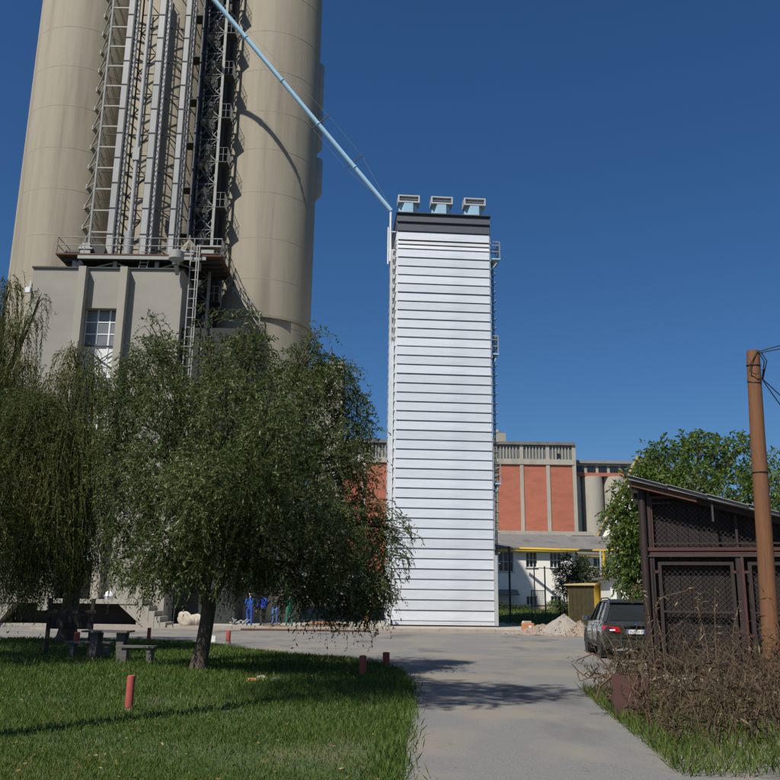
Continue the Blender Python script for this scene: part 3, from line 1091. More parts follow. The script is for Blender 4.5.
# ---------------------------------------------------------------- blue spout pipe from the silos to the dryer
pa = P(391, 211, 52.9)
pm_ = P(296, 97.5, 51.4)
pdv = (pm_ - pa)
pb = pa + pdv * 2.3
sp = thing('spout_pipe', 'long light blue grain spout sloping from the silos down to the dryer', 'pipe', pa)
n = 6
for k in range(n):
    a, c = pa.lerp(pb, k / n), pa.lerp(pb, (k + 1) / n)
    MB().tube([a.lerp(c, .004), a.lerp(c, .996)], .155, 14).build('pipe_section', 'pipe_blue', sp, smooth=True)
    MB().tube([a.lerp(c, .992), a.lerp(c, 1.008)], .19, 14).build('flange', 'pipe_blue', sp, smooth=True)
dn = pdv.normalized()
side = dn.cross(Vector((0, 1, 0))).normalized()
if side.z < 0:
    side = -side
for px_, py_ in ((318, 124), (351.5, 163)):
    t = (px_ - 391) / (296 - 391)
    q = pa.lerp(pm_, t)
    b = MB().bar(q, q + side * .95, .07).bar(q, q - side * .5, .06)
    b.build('stay_bracket', 'steel_dark', sp)
for sgn in (-.5, .92):
    b = MB().tube([pa + side * .1, P(351.5, 163, 52).lerp(pa.lerp(pm_, .4158), 1) + side * sgn, pa.lerp(pm_, .768) + side * sgn, pb], .008, 4)
    b.build('guy_wire', 'steel_grey', sp)

# ================================================================== loading dock and annex foot
LY = 47.4
ldk = thing('loading_dock', 'low concrete loading dock with dark undercroft and side steps before the annex', 'dock', P(70, 620, LY))
zt0 = P(70, 599, LY).z
d0, d1 = P(2, 610, LY).x, P(136, 610, LY).x
ddx = 0.9
MB().prism([(d0 - 3, LY, zt0 - .22), (d1, LY, zt0 - .22), (d1, LY, zt0), (d0 - 3, LY, zt0)], (0, 3.55, 0)).build('slab', 'concrete', ldk)
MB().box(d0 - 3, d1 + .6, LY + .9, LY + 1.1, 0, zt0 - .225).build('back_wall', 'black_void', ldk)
MB().prism([(d1 - 1.0, LY + .05, zt0 - .225), (d1, LY + .05, zt0 - .225), (d1 + .9, LY + .05, .0), (d1 + .45, LY + .05, .0)], (0, 3.4, 0)).build('end_wall', 'concrete', ldk)
MB().prism([(d0 - 3, LY + .05, zt0 - .225), (d0 + .6, LY + .05, zt0 - .225), (d0 - .3, LY + .05, .0), (d0 - 3, LY + .05, 0)], (0, .8, 0)).build('end_wall', 'concrete', ldk)
for k in range(5):
    z1 = zt0 * (1 - k / 5)
    MB().box(d1 + .02 + .32 * k, d1 + .32 * (k + 1), LY + .1, LY + 1.9, 0, z1 - .002).build('step', 'concrete', ldk)
xk = P(44, 605, LY).x
MB().box(xk - .3, xk + .3, LY - .12, LY + .02, zt0 - .6, zt0 - .05).build('bumper_block', 'concrete', ldk)
q = P(109, 596, LY + .25)
b = MB().lathe([(0, 0), (.2, .02), (.27, .18), (.2, .36), (.07, .45), (0, .47)], (q.x, q.y, zt0 + .001), 14)
one('white_globe', b, 'white_paint', 'small white globe standing on edge of the loading dock', 'globe', (q.x, q.y, zt0), smooth=True)
b = MB().box(P(33, 622, 43).x, P(150, 622, 43).x, 42.7, 42.95, .004, .11)
one('road_kerb', b, 'kerb_concrete', 'thin pale kerb along the road before the loading dock', 'kerb', (P(60, 622, 43).x, 42.8, 0))

# small building piece right of the dock
b = MB().box(P(146, 600, 49.5).x, P(164, 600, 49.5).x, 49.5, 51.4, .0, P(155, 520, 49.5).z)
one('corner_block', b, 'concrete', 'pale concrete buttress at right end of the loading dock steps', 'buttress', P(155, 626, 49.5))

# ================================================================== far buildings
# red brick warehouse
RY = 140.0
rw = thing('brick_warehouse', 'long red brick warehouse with concrete piers and glazed attic band behind the dryer', 'warehouse', (P(460, 560, RY).x, RY, zt(0, RY)))
rx1 = P(575.5, 500, RY).x
bayw = rx1 - P(549, 500, RY).x
NB = 9
rx0 = rx1 - NB * bayw
zr0, zr1, zr2 = zt(0, RY), P(540, 464.5, RY).z, P(540, 442, RY).z
zband = P(540, 461, RY).z
MB().box(rx0, rx1, RY + .4, RY + 14, zr0, zr2 - .3).build('wall', 'far_concrete', rw)
for k in range(NB):
    xa, xb = rx1 - (k + 1) * bayw + .32, rx1 - k * bayw - .32
    MB().box(xa, xb, RY + .15, RY + .5, zr0 + 5, zr1).build('brick_panel', 'brick_red', rw)
    MB().box(xa, xb, RY + .2, RY + .5, zband + .35, zr2 - .7).build('attic_glazing', 'far_glass', rw)
    b = MB()
    for j in range(1, 7):
        xx = xa + (xb - xa) * j / 7
        b.box(xx - .09, xx + .09, RY + .05, RY + .2, zband + .35, zr2 - .7)
    b.build('mullions', 'far_concrete', rw)
for k in range(NB + 1):
    xx = rx1 - k * bayw
    MB().box(xx - .30, xx + .30, RY, RY + .6, zr0, zr2 - .5).build('pier', 'far_concrete', rw)
MB().box(rx0, rx1, RY - .1, RY + .5, zr1 + .003, zband + .3).build('floor_band', 'far_concrete', rw)
MB().box(rx0 - .2, rx1 + .2, RY - .25, RY + 14, zr2 - .5, zr2).build('roof_slab', 'slate', rw)
q = P(346, 452, RY)
MB().box(rx1 - bayw * 7.9, rx1 - bayw * 7.6, RY + .1, RY + .18, zband + 1.4, zband + 2.6).build('vent', 'dark_glass', rw)
MB().box(rx1 - bayw * .64, rx1 - bayw * .52, RY + .02, RY + .18, zband + .5, zband + 1.3).build('vent', 'dark_glass', rw)
b = MB().box(P(496, 430, RY).x, P(506.5, 430, RY).x, RY + 1, RY + 3, zr2, P(503, 432, RY).z)
o = b.build('roof_hut', 'concrete', rw)
b = MB().tube([(P(499, 430, RY).x, RY + 1.6, zr2), (P(499, 430, RY).x, RY + 1.6, P(499, 428, RY).z)], .4, 8)
b.build('vent_pipe', 'steel_grey', o)
# low front wing of the warehouse
b = MB().box(P(470, 533, 118).x, P(593, 533, 118).x, 118, 139.5, zt(0, 118), P(540, 531, 118).z)
one('concrete_wing', b, 'far_concrete', 'flat concrete wing along the foot of the brick warehouse', 'building', (P(530, 533, 118).x, 118, zt(0, 118)))
b = MB().box(P(571, 538, 116).x, P(593, 538, 116).x, 115, 117.9, P(580, 539, 116).z, P(580, 536, 116).z)
one('roof_vent', b, 'steel_dark', 'dark flat vent box on the grey roof of the white house', 'vent', (P(582, 538, 116).x, 116, P(580, 539, 116).z))
# pale far tower left of the dryer
TYY = 92
xa, xb = P(313, 363, TYY).x, P(343.5, 363, TYY).x
ft = thing('far_lift_tower', 'flat-topped beige concrete tower peeping over the big tree', 'tower', ((xa + xb) / 2, TYY, zt(0, 92)))
MB().box(xa, xb, TYY, TYY + 5, zt(0, 92), P(330, 364, TYY).z).build('wall', 'concrete', ft)
MB().box(xa - .15, xb + .15, TYY - .15, TYY + 5.1, P(330, 364, TYY).z, P(330, 362, TYY).z).build('parapet', 'steel_grey', ft)
# grey silo battery
GY = 142.2
zs0, zs1 = zt(0, GY), P(600, 476, GY).z
for k, (pa_, pb_, lab) in enumerate(((561, 583.5, 'partly hidden grey silo right against the brick warehouse'), (584, 606, 'grey silo in middle of the far row under the glazed gallery'),
                                     (606.5, 630.5, 'grey silo at right end of the far row beside white gable'))):
    xa, xb = P(pa_, 500, GY).x, P(pb_, 500, GY).x
    r = (xb - xa) / 2
    b = MB().lathe([(r, zs0), (r, zs1), (0, zs1 + .02)], ((xa + xb) / 2, GY + r, 0), 40)
    one('grey_silo', b, 'far_concrete', lab, 'silo', ((xa + xb) / 2, GY + r, zs0), group='far grey silos', smooth=True)
gal = thing('silo_gallery', 'long glazed gallery with red strip on top of the far grey silos', 'gallery', (P(600, 470, GY).x, GY, zs1))
xa, xb = P(575, 470, GY).x, P(632, 470, GY).x
z3 = P(600, 472.5, GY).z
z4 = P(600, 465.5, GY).z
MB().box(xa, xb, GY + .5, GY + 7, zs1 + .03, z3).build('parapet', 'brick_red', gal)
MB().box(xa, xb, GY + .7, GY + 7, z3 + .001, z4 + .4).build('wall', 'far_concrete', gal)
for k in range(5):
    w = (xb - xa) / 5
    MB().box(xa + k * w + .25, xa + (k + 1) * w - .25, GY + .6, GY + .68, z3 + .15, z4).build('window', 'dark_glass', gal)
MB().box(xa - .2, xb + .2, GY + .2, GY + 7.2, z4 + .402, z4 + .9).build('roof', 'roof_felt', gal)

# white house
HY = 86.0
zg = zt(0, HY)
wh = thing('white_house', 'long white rendered house with grey roof and dark windows right of dryer', 'house', (P(540, 600, HY).x, HY, zg))
hx0, hx1, hx2 = P(484, 580, HY).x, P(576, 580, HY).x, P(660, 580, HY).x
ze = P(540, 549.5, HY).z


def wall_holes(name, x0, x1, z0, z1, holes, y, th, m, parent):
    """wall with real window openings: rectangles between the openings' edges"""
    xs = sorted({x0, x1, *[h[0] for h in holes], *[h[1] for h in holes]})
    zs2 = sorted({z0, z1, *[h[2] for h in holes], *[h[3] for h in holes]})
    b = MB()
    for i in range(len(xs) - 1):
        for j in range(len(zs2) - 1):
            cx_, cz_ = (xs[i] + xs[i + 1]) / 2, (zs2[j] + zs2[j + 1]) / 2
            if any(h[0] < cx_ < h[1] and h[2] < cz_ < h[3] for h in holes):
                continue
            b.box(xs[i], xs[i + 1], y, y + th, zs2[j], zs2[j + 1])
    # drop the faces shared by neighbouring boxes
    ob_ = b.build(name, m, parent)
    bm = bmesh.new()
    bm.from_mesh(ob_.data)
    bmesh.ops.remove_doubles(bm, verts=bm.verts, dist=1e-5)
    seen = {}
    for f in bm.faces:
        seen.setdefault(tuple(sorted(v.index for v in f.verts)), []).append(f)
    bmesh.ops.delete(bm, geom=[f for k_, l in seen.items() if len(l) > 1 for f in l], context='FACES')
    bmesh.ops.recalc_face_normals(bm, faces=bm.faces)
    bm.to_mesh(ob_.data)
    bm.free()
    return ob_


def house_windows(parent, y, rects, nx=3, nz=2, glass='dark_glass', bar='white_paint', depth=.18):
    for (x0, x1, z0, z1) in rects:
        f = MB()
        w = .055
        f.box(x0, x1, y + depth, y + depth + .06, z0, z0 + w).box(x0, x1, y + depth, y + depth + .06, z1 - w, z1)
        f.box(x0, x0 + w, y + depth, y + depth + .06, z0 + w, z1 - w).box(x1 - w, x1, y + depth, y + depth + .06, z0 + w, z1 - w)
        for k in range(1, nx):
            xx = x0 + (x1 - x0) * k / nx
            f.box(xx - .03, xx + .03, y + depth + .005, y + depth + .05, z0 + w, z1 - w)
        for k in range(1, nz):
            zz_ = z0 + (z1 - z0) * k / nz
            f.box(x0 + w, x1 - w, y + depth + .008, y + depth + .045, zz_ - .025, zz_ + .025)
        o_ = f.build('window', bar, parent)
        MB().box(x0 + .01, x1 - .01, y + depth + .07, y + depth + .09, z0 + .01, z1 - .01).build('pane', glass, o_)
        MB().box(x0 - .08, x1 + .08, y - .08, y + .1, z0 - .08, z0 - .002).build('sill', 'concrete', o_)


def prx(a, b_, c, d, y):
    """pixel rectangle (x0, x1, y0, y1) on the plane at distance y -> (x0, x1, z0, z1)"""
    return (P(a, (c + d) / 2, y).x, P(b_, (c + d) / 2, y).x, P((a + b_) / 2, d, y).z, P((a + b_) / 2, c, y).z)


up = [prx(498.5, 513.5, 551.5, 571.5, HY), prx(526, 537, 552, 567.5, HY), prx(550, 561, 552.3, 567.8, HY)]
lo = [prx(526.5, 537, 596, 604.8, HY), prx(551, 561.5, 596, 604.5, HY)]
wall_holes('wall', hx0, hx1, zg + .25, ze, up + lo, HY, .35, 'white_wall', wh)
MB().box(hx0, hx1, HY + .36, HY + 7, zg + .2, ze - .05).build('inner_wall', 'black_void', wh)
MB().box(hx0 - .02, hx1 + .02, HY - .05, HY + .30, zg - .1, zg + .245).build('plinth', 'plinth', wh)
MB().box(hx0, hx1 + .1, HY - .04, HY - .002, P(540, 607.5, HY).z, P(540, 604.8, HY).z).build('plinth_band', 'plinth', wh)
house_windows(wh, HY, up, 3, 2)
house_windows(wh, HY, lo, 3, 1)
# right wing, set back
HY2 = 87.2
up2 = [prx(593.5, 602.5, 557.5, 567, HY2)]
ze2 = P(610, 551.5, HY2).z
wall_holes('wall', hx1 + .01, hx2, zg + .2, ze2, up2, HY2, .3, 'white_wall', wh)
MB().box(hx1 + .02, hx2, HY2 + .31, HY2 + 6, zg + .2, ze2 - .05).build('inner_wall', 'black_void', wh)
house_windows(wh, HY2, up2, 2, 1)
MB().box(hx1 - .02, hx1 + .32, HY2 - .05, HY2 - .003, zg + 1, ze2 - .1).build('corner_quoin', 'ochre_trim', wh)
# roofs of long slabs
zrf = P(540, 548, HY - .5).z
zrb = P(540, 534.5, HY + 5).z
MB().prism([(hx0 - .3, HY - .6, zrf), (hx0 - .3, HY + 5, zrb), (hx0 - .3, HY + 5, zrb - .2), (hx0 - .3, HY - .6, zrf - .16)], (hx1 - hx0 + .4, 0, 0)).build('roof', 'slate', wh)
zrf2, zrb2 = P(610, 553.5, HY2 - .5).z, P(610, 536.5, HY2 + 5).z
MB().prism([(hx1 + .11, HY2 - .6, zrf2), (hx1 + .11, HY2 + 5, zrb2), (hx1 + .11, HY2 + 5, zrb2 - .2), (hx1 + .11, HY2 - .6, zrf2 - .16)], (hx2 - hx1 - .1, 0, 0)).build('roof', 'slate', wh)
MB().box(hx0, hx1, HY - .56, HY - .42, zrf - .32, zrf - .165).build('gutter', 'yellow_paint', wh)
MB().box(hx1 + .11, hx2, HY2 - .55, HY2 - .42, zrf2 - .32, zrf2 - .165).build('gutter', 'ochre_trim', wh)
xx = P(571.5, 570, HY).x
MB().tube([(xx, HY - .15, zrf - .2), (xx, HY - .12, zg + .3)], .07, 8).build('drain_pipe', 'galvanised_dull', wh)
# lean-to canopy at the house's left end
ca = prx(484, 519.5, 590.5, 594, HY - 1.4)
MB().prism([(ca[0], HY - 1.5, ca[2]), (ca[0], HY - .01, ca[2] + .45), (ca[0], HY - .01, ca[2] + .35), (ca[0], HY - 1.5, ca[2] - .1)], (ca[1] - ca[0], 0, 0)).build('canopy', 'slate', wh)

# gabled white house, gable turned to the left
GH = 104.0
A = P(638.5, 457.5, GH)                              # apex
zb_ = zt(0, GH)
gx, gy = math.cos(rad(38)), math.sin(rad(38))       # along the gable wall, from the near to the far eave
near = Vector((A.x + 6.0 * gx * .9, A.y - 6.0 * gy, 0))
far = Vector((A.x - 6.0 * gx * .9, A.y + 6.0 * gy, 0))
# far eave must be seen at px 600
zev = P(602, 534, far.y).z
rdir = Vector((gy, gx, 0)).normalized()              # ridge direction, to the right and away
gh = thing('gabled_house', 'white gabled house with ochre verge boards behind the leafy tree', 'house', (A.x, A.y, zb_))
pts = [Vector((near.x, near.y, zb_)), Vector((near.x, near.y, zev)), A, Vector((far.x, far.y, zev)), Vector((far.x, far.y, zb_))]
MB().prism(pts, rdir * 24).build('wall', 'white_wall', gh)
out = -rdir * .5
for e_, nm in ((near, 'n'), (far, 'f')):
    ev = Vector((e_.x, e_.y, zev))
    d_ = (ev - A).normalized()
    ev2 = ev + d_ * .8
    upn = Vector((0, 0, .28))
    MB().prism([A + out + upn * .2, ev2 + out + upn * .2, ev2 + out + upn, A + out + upn], rdir * 25).build('roof', 'roof_felt', gh)
    MB().prism([A + out * 1.06 - upn * .9, ev2 + out * 1.06 - upn * .9, ev2 + out * 1.06 + upn * .18, A + out * 1.06 + upn * .18], rdir * .35).build('verge_board', 'ochre_trim', gh)
wq = A.lerp(Vector((far.x, far.y, A.z)), .12) - Vector((0, 0, 6.2))
MB().obox(wq - rdir * .04, Vector((gx, -gy, 0)) * .45, rdir * .06, (0, 0, .8)).build('window', 'dark_glass', gh)

# small white hut behind the car
UY = 52.0
uz0, uz1 = zt(0, UY), P(625, 581, UY).z
ux0, ux1 = P(610.5, 590, UY).x, P(660, 590, UY).x
hu = thing('white_hut', 'small white hut with narrow door and grey sloping roof behind the car', 'hut', ((ux0 + ux1) / 2, UY, 0))
MB().box(ux0, ux1, UY, UY + 3, 0, uz1 - .25).build('wall', 'white_wall', hu)
MB().prism([(ux0 - .3, UY - .3, uz1 + .22), (ux1 + .2, UY - .3, uz1 - .30), (ux1 + .2, UY - .3, uz1 - .42), (ux0 - .3, UY - .3, uz1 + .10)], (0, 3.6, 0)).build('roof', 'slate', hu)
MB().prism([(ux0, UY + .002, uz1 - .26), (ux1, UY + .002, uz1 - .26), (ux1, UY + .002, uz1 - .28), (ux0, UY + .002, uz1 + .08)], (0, 2.9, 0)).build('gable', 'white_wall', hu)
dr = prx(616.5, 620.5, 586.5, 601, UY)
MB().box(dr[0], dr[1], UY - .04, UY - .003, .1, dr[3]).build('door', 'far_glass', hu)

# yellow kiosk
KY = 55.0
k0, k1, k2 = P(569.5, 600, KY), P(592, 600, KY - .2), P(605, 600, KY + 2.2)
kz = P(580, 585.5, KY).z
ks = thing('yellow_kiosk', 'yellow metal kiosk with flat roof and hatch beside the shrubs', 'kiosk', (k1.x, k1.y, 0))
f0, f1 = Vector((k0.x, KY + .4, 0)), Vector((k1.x, KY - .9, 0))
sv = (f1 - f0)
bk = Vector((-sv.y, sv.x, 0)).normalized() * 2.0
gd = zt(0, KY)
MB().prism([f0, f1, f1 + bk, f0 + bk], (0, 0, kz)).build('body', 'yellow_paint', ks)
MB().prism([f0 - bk * .006 + sv * .01, f1 - bk * .006 - sv * .01, f1 - bk * .001 - sv * .01, f0 - bk * .001 + sv * .01], (0, 0, kz - .01)).build('front_face', 'kiosk_dark', ks)  # front face coloured darker than the yellow body
MB().prism([f0 - sv.normalized() * .15 - bk * .08 + Vector((0, 0, kz + .002)), f1 + sv.normalized() * .2 - bk * .08 + Vector((0, 0, kz + .002)),
            f1 + sv.normalized() * .2 + bk * 1.08 + Vector((0, 0, kz + .10)), f0 - sv.normalized() * .15 + bk * 1.08 + Vector((0, 0, kz + .10))], (0, 0, .09)).build('roof', 'ochre_trim', ks)
hn = sv.normalized()
c_ = f1 + bk * .55 + Vector((0, 0, kz * .58))
MB().obox(c_ + hn * .06, hn * .07, bk.normalized() * .32, (0, 0, .28)).build('hatch', 'yellow_paint', ks)
MB().obox(c_ + hn * .15, hn * .02, bk.normalized() * .22, (0, 0, .02)).build('hatch_handle', 'steel_dark', ks)
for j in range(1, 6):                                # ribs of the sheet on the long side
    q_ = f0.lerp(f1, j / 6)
    MB().obox(q_ - bk.normalized() * .02 + Vector((0, 0, kz / 2)), hn * .02, bk.normalized() * .018, (0, 0, kz / 2 - .05)).build('rib', 'kiosk_dark', ks)

# yellow gas pipe on posts
PY_ = 60.0
gp = thing('gas_pipe', 'yellow gas pipe on posts crossing above the kiosk towards the house', 'pipe', (P(604, 600, PY_).x, PY_, 0))
yz = P(604, 551, PY_).z
a_ = P(603.5, 551, PY_)
MB().tube([(a_.x, PY_, 0), (a_.x, PY_, yz - .1)], .11, 10).build('riser', 'yellow_paint', gp, smooth=True)
MB().tube([(a_.x, PY_, yz - .1), (a_.x + .1, PY_, yz), (P(628, 548, PY_).x, PY_ + .4, P(628, 549.5, PY_).z)], .10, 10).build('pipe_run', 'yellow_paint', gp, smooth=True)
MB().tube([(a_.x + .05, PY_, yz), P(560, 549.8, PY_ + 22), P(520, 548.5, PY_ + 24.5)], .12, 10).build('pipe_run', 'yellow_paint', gp, smooth=True)
b_ = P(600.5, 551, PY_ + .5)
MB().tube([(b_.x, b_.y, 0), (b_.x, b_.y, b_.z)], .09, 8).build('support_post', 'galvanised_dull', gp)

# clothes-line style posts and a wire gate in the garden
for (px_, py0, Y_, r_, lab) in ((509, 547, 62, .075, 'dark garden post closest to the dryer with its foot in lawn'), (534, 566, 70, .05, 'thin tan garden post left of the wire gate'),
                                (544.5, 567, 70, .055, 'thin dark garden post right of the wire gate')):
    q = P(px_, py0, Y_)
    zb2 = zt(0, Y_)
    b = MB().tube([(q.x, Y_, zb2), (q.x, Y_, q.z)], r_, 8)
    b.lathe([(r_ + .02, q.z), (r_ + .02, q.z + .04), (0, q.z + .07)], (q.x, Y_, 0), 8)
    b.box(q.x - .12, q.x + .12, Y_ - .12, Y_ + .12, zb2 - .02, zb2 + .05)
    one('garden_post', b, 'steel_dark' if px_ != 534 else 'ochre_trim', lab, 'post', (q.x, Y_, zb2), group='posts in the garden')
qa, qb = P(534, 568, 70), P(620, 569, 70)
b = MB().tube([qa, qa.lerp(qb, .5) + Vector((0, 0, -.03)), qb], .035, 6)
one('washing_line', b, 'rust', 'rusty rail spanning from the garden posts over the shrubs', 'rail', qa)
gt = thing('wire_gate', 'small framed wire mesh gate panel in the garden', 'gate', P(538, 607, 68))
g = prx(531.5, 545.5, 590.5, 606, 68)
zb2 = zt(0, 68)
b = MB()
for (a2, c2_) in (((g[0], g[2]), (g[0], g[3])), ((g[1], g[2]), (g[1], g[3])), ((g[0], g[3]), (g[1], g[3])), ((g[0], g[2]), (g[1], g[2]))):
    b.bar((a2[0], 68, a2[1]), (c2_[0], 68, c2_[1]), .06)
b.bar((g[0], 68, zb2), (g[0], 68, g[2]), .06).bar((g[1], 68, zb2), (g[1], 68, g[2]), .06)
b.build('frame', 'steel_dark', gt)
b = MB()
for k in range(1, 12):
    xx = g[0] + (g[1] - g[0]) * k / 12
    b.bar((xx, 68, g[2]), (xx, 68, g[3]), .018)
    zz = g[2] + (g[3] - g[2]) * k / 12
    b.bar((g[0], 68.01, zz), (g[1], 68.01, zz), .018)
tag(b.build('wire_mesh', 'steel_dark', gt), kind='stuff')

# ================================================================== brown shed on the right
BY = 20.0
sx = P(641.5, 560, BY).x
sh = thing('brown_shed', 'dark brown shed with wire mesh panels and single sloping roof', 'shed', (sx, BY, 0))


SROT = rad(-17.0)                                    # its front comes forward to the right
sh.rotation_euler.z = SROT


def on_front(px_, py):
    d = P(px_, py, BY) - EYE
    n_ = Vector((-math.sin(SROT), math.cos(SROT), 0))
    h = EYE + d * ((Vector((sx, BY, 0)) - EYE).dot(n_) / d.dot(n_))
    return h, (h - Vector((sx, BY, 0))).dot(Vector((math.cos(SROT), math.sin(SROT), 0)))


def sxx(px_, py=560):
    return sx + on_front(px_, py)[1]


def szz(py, px_=690):
    return on_front(px_, py)[0].z


XR = sx + 6.2                                        # right end, beyond the frame
zl = on_front(643, 487)[0].z                               # underside of roof at left post
slope = (on_front(640, 484)[0].z - on_front(756, 512)[0].z) / (sxx(756, 512) - sxx(640, 484))
BACK = BY + 5.0


def roofz(x):
    return zl - (x - sx) * slope


# dark boarding behind the mesh, board by board
xx = sx + .12
while xx < XR:
    w = .235
    zz1 = roofz(xx + w) - .02
    MB().box(xx, xx + w - .012, BY + .10 + random.uniform(0, .008), BY + .13, .05, zz1).build('board', 'shed_board', sh)
    xx += w
MB().box(sx, sx + .05, BY + .1, BACK, 0, roofz(sx + .05) - .05).build('side_wall', 'shed_board', sh)
MB().box(XR - .05, XR, BY + .1, BACK, 0, roofz(XR) - .05).build('side_wall', 'shed_board', sh)
MB().box(sx + .06, XR - .06, BACK - .05, BACK, 0, roofz(XR) - .05).build('back_wall', 'shed_board', sh)
MB().prism([(sx + .06, BY + .14, .03), (XR - .06, BY + .14, .03), (XR - .06, BY + .14, roofz(XR) - .04), (sx + .06, BY + .14, roofz(sx) - .06)], (0, .04, 0)).build('inner_lining', 'black_void', sh)


def vpost(px_, w, y0, z0, z1, m='shed_brown', d=.09, nm='post'):
    x_ = sxx(px_)
    MB().box(x_ - w / 2, x_ + w / 2, BY - y0 - d, BY - y0, z0, z1).build(nm, m, sh)


x_ = sxx(645)
MB().tube([(x_, BY - .10, 0), (x_, BY - .10, zl - .03)], .085, 12).build('corner_post', 'shed_brown', sh, smooth=True)
vpost(651.5, .07, .0, .0, roofz(sxx(651)) - .05)
zu0, zu1 = szz(549), szz(497.5, 665)
rz1, rz2 = szz(549), szz(553)
# horizontal rails
MB().box(sxx(648), XR, BY - .12, BY - .04, rz1 - .045, rz1 + .03).build('rail', 'shed_red', sh)
MB().box(sxx(651), XR, BY - .10, BY - .03, rz2 - .055, rz2 + .015).build('rail', 'shed_red', sh)
MB().box(sxx(655), XR, BY - .07, BY - .02, szz(543.5) - .02, szz(543.5) + .015).build('rail', 'shed_brown', sh)
# upper frame
vpost(653.6, .06, .01, zu0, zu1, 'shed_red', .05, 'frame_bar')
vpost(738.5, .05, .01, zu0, roofz(sxx(738)) - .1, 'shed_brown', .05, 'frame_bar')
MB().box(sxx(652), sxx(680), BY - .08, BY - .02, zu1 - .03, zu1 + .02).build('frame_bar', 'shed_red', sh)
MB().box(sxx(655), sxx(674), BY - .07, BY - .015, szz(503) - .02, szz(503) + .02).build('frame_bar', 'shed_brown', sh)
MB().box(sxx(648), XR, BY - .115, BY + .09, szz(556.5) - .01, szz(556.5) + .03).build('ledge', 'steel_dark', sh)
for px_ in (671, 717.5, 760):
    vpost(px_, .045, .0, szz(559), szz(553), 'shed_brown', .07, 'strut')
# doors: frame bars round the mesh
zd0, zd1 = 0.38, szz(562)


def door(pa_, pb_):
    x0_, x1_ = sxx(pa_), sxx(pb_)
    d_ = thing('door', None, None, (x0_, BY, 0))
    d_.parent = sh
    d_.location = Vector((x0_, BY, 0)) - sh.location
    for (a2, b2, c2_, e2) in ((x0_, x0_ + .075, zd0, zd1), (x1_ - .075, x1_, zd0, zd1), (x0_ + .076, x1_ - .076, zd1 - .07, zd1),
                              (x0_ + .076, x1_ - .076, zd0, zd0 + .08), (x0_ + .076, x1_ - .076, szz(612) - .02, szz(612) + .03)):
        MB().box(a2, b2, BY - .075, BY - .01, c2_, e2).build('stile', 'shed_brown', d_, org=(x0_, BY, 0))
    return d_


door(657.5, 733)
door(747, 812)
door(821, 890)
vpost(737.5, .10, .0, 0, rz2 - .06)
vpost(741.5, .06, .02, 0, rz2 - .06, 'shed_red')
vpost(817, .10, .0, 0, rz2 - .06)
vpost(653, .06, .0, 0, rz2 - .06)
for px_ in (655, 735, 744.5):
    for py in (572, 634):
        x_ = sxx(px_)
        MB().box(x_ - .07, x_ + .07, BY - .09, BY - .076, szz(py) - .03, szz(py) + .03).build('hinge', 'shed_red', sh)
# diamond wire mesh in front of the boards
b = MB()
cell = .112


def diag(x0_, x1_, z0_, z1_, yy, topf=None):
    s = x0_ - (z1_ - z0_)
    while s < x1_ + (z1_ - z0_):
        for sg in (1, -1):
            # line x = s + sg*(z-z0) clipped to the field
            t0, t1 = 0.0, z1_ - z0_
            if sg > 0:
                t0, t1 = max(t0, x0_ - s), min(t1, x1_ - s)
            else:
                t0, t1 = max(t0, s - x1_), min(t1, s - x0_)
            if topf:
                while t1 > t0 and z0_ + t1 > topf(s + sg * t1):
                    t1 -= .02
            if t1 - t0 > .05:
                b.bar((s + sg * t0, yy, z0_ + t0), (s + sg * t1, yy, z0_ + t1), .0065, .0065, up=(0, 1, 0))
        s += cell


diag(sxx(655), XR - .2, zu0 + .03, zu1, BY + .03, lambda x: roofz(x) - .12)
tag(b.build('wire_mesh', 'shed_mesh', sh), kind='stuff')
b = MB()
diag(sxx(658), sxx(733), zd0, zd1, BY + .02)
diag(sxx(747), XR - .2, zd0, zd1, BY + .02)
tag(b.build('wire_mesh', 'shed_mesh', sh), kind='stuff')
# roof: rafters and lapped sheets
ro = .30
x0_ = sxx(629, 484)
lean = 0.45
rf = MB().prism([(x0_, BY - lean, roofz(x0_) + .07), (XR + .3, BY - lean, roofz(XR + .3) + .07), (XR + .3, BY - lean, roofz(XR + .3) + .13), (x0_, BY - lean, roofz(x0_) + .13)],
                (0, BACK - BY + lean + .3, 0)).build('roof', 'roof_felt', sh)
n = 8
L_ = XR + .3 - x0_
for k in range(n):                                   # lapped roofing sheets with rolled ribs
    xa, xb = x0_ + L_ * k / n - .03, x0_ + L_ * (k + 1) / n
    d_ = .012
    MB().prism([(xa, BY - lean - .05, roofz(xa) + .145 + d_), (xb, BY - lean - .05, roofz(xb) + .132), (xb, BY - lean - .05, roofz(xb) + .150), (xa, BY - lean - .05, roofz(xa) + .163 + d_)],
               (0, BACK - BY + lean + .4, 0)).build('roof_sheet', 'roof_felt', rf)
MB().prism([(x0_ + .05, BY - lean + .08, roofz(x0_ + .05) - .06), (sxx(700), BY - lean + .08, roofz(sxx(700)) - .06), (sxx(700), BY - lean + .08, roofz(sxx(700)) + .066),
            (x0_ + .05, BY - lean + .08, roofz(x0_ + .05) + .066)], (0, .06, 0)).build('barge_board', 'rust', rf)
for yy in (BY - .18, BY + .05, BY + 2, BACK - .2):
    MB().prism([(x0_ + .05, yy, roofz(x0_ + .05) - .07), (XR, yy, roofz(XR) - .07), (XR, yy, roofz(XR) + .066), (x0_ + .05, yy, roofz(x0_ + .05) + .066)], (0, .09, 0)).build('rafter', 'shed_brown', rf)
MB().box(sx - .05, XR + .05, BY - .13, BACK + .02, -.02, .10).build('footing', 'kerb_concrete', sh)
x_ = sxx(715)
MB().box(x_ - .02, x_ + .02, BY - .36, BY - .30, roofz(x_) - .40, roofz(x_) + .05).build('hanging_hook', 'steel_dark', sh)

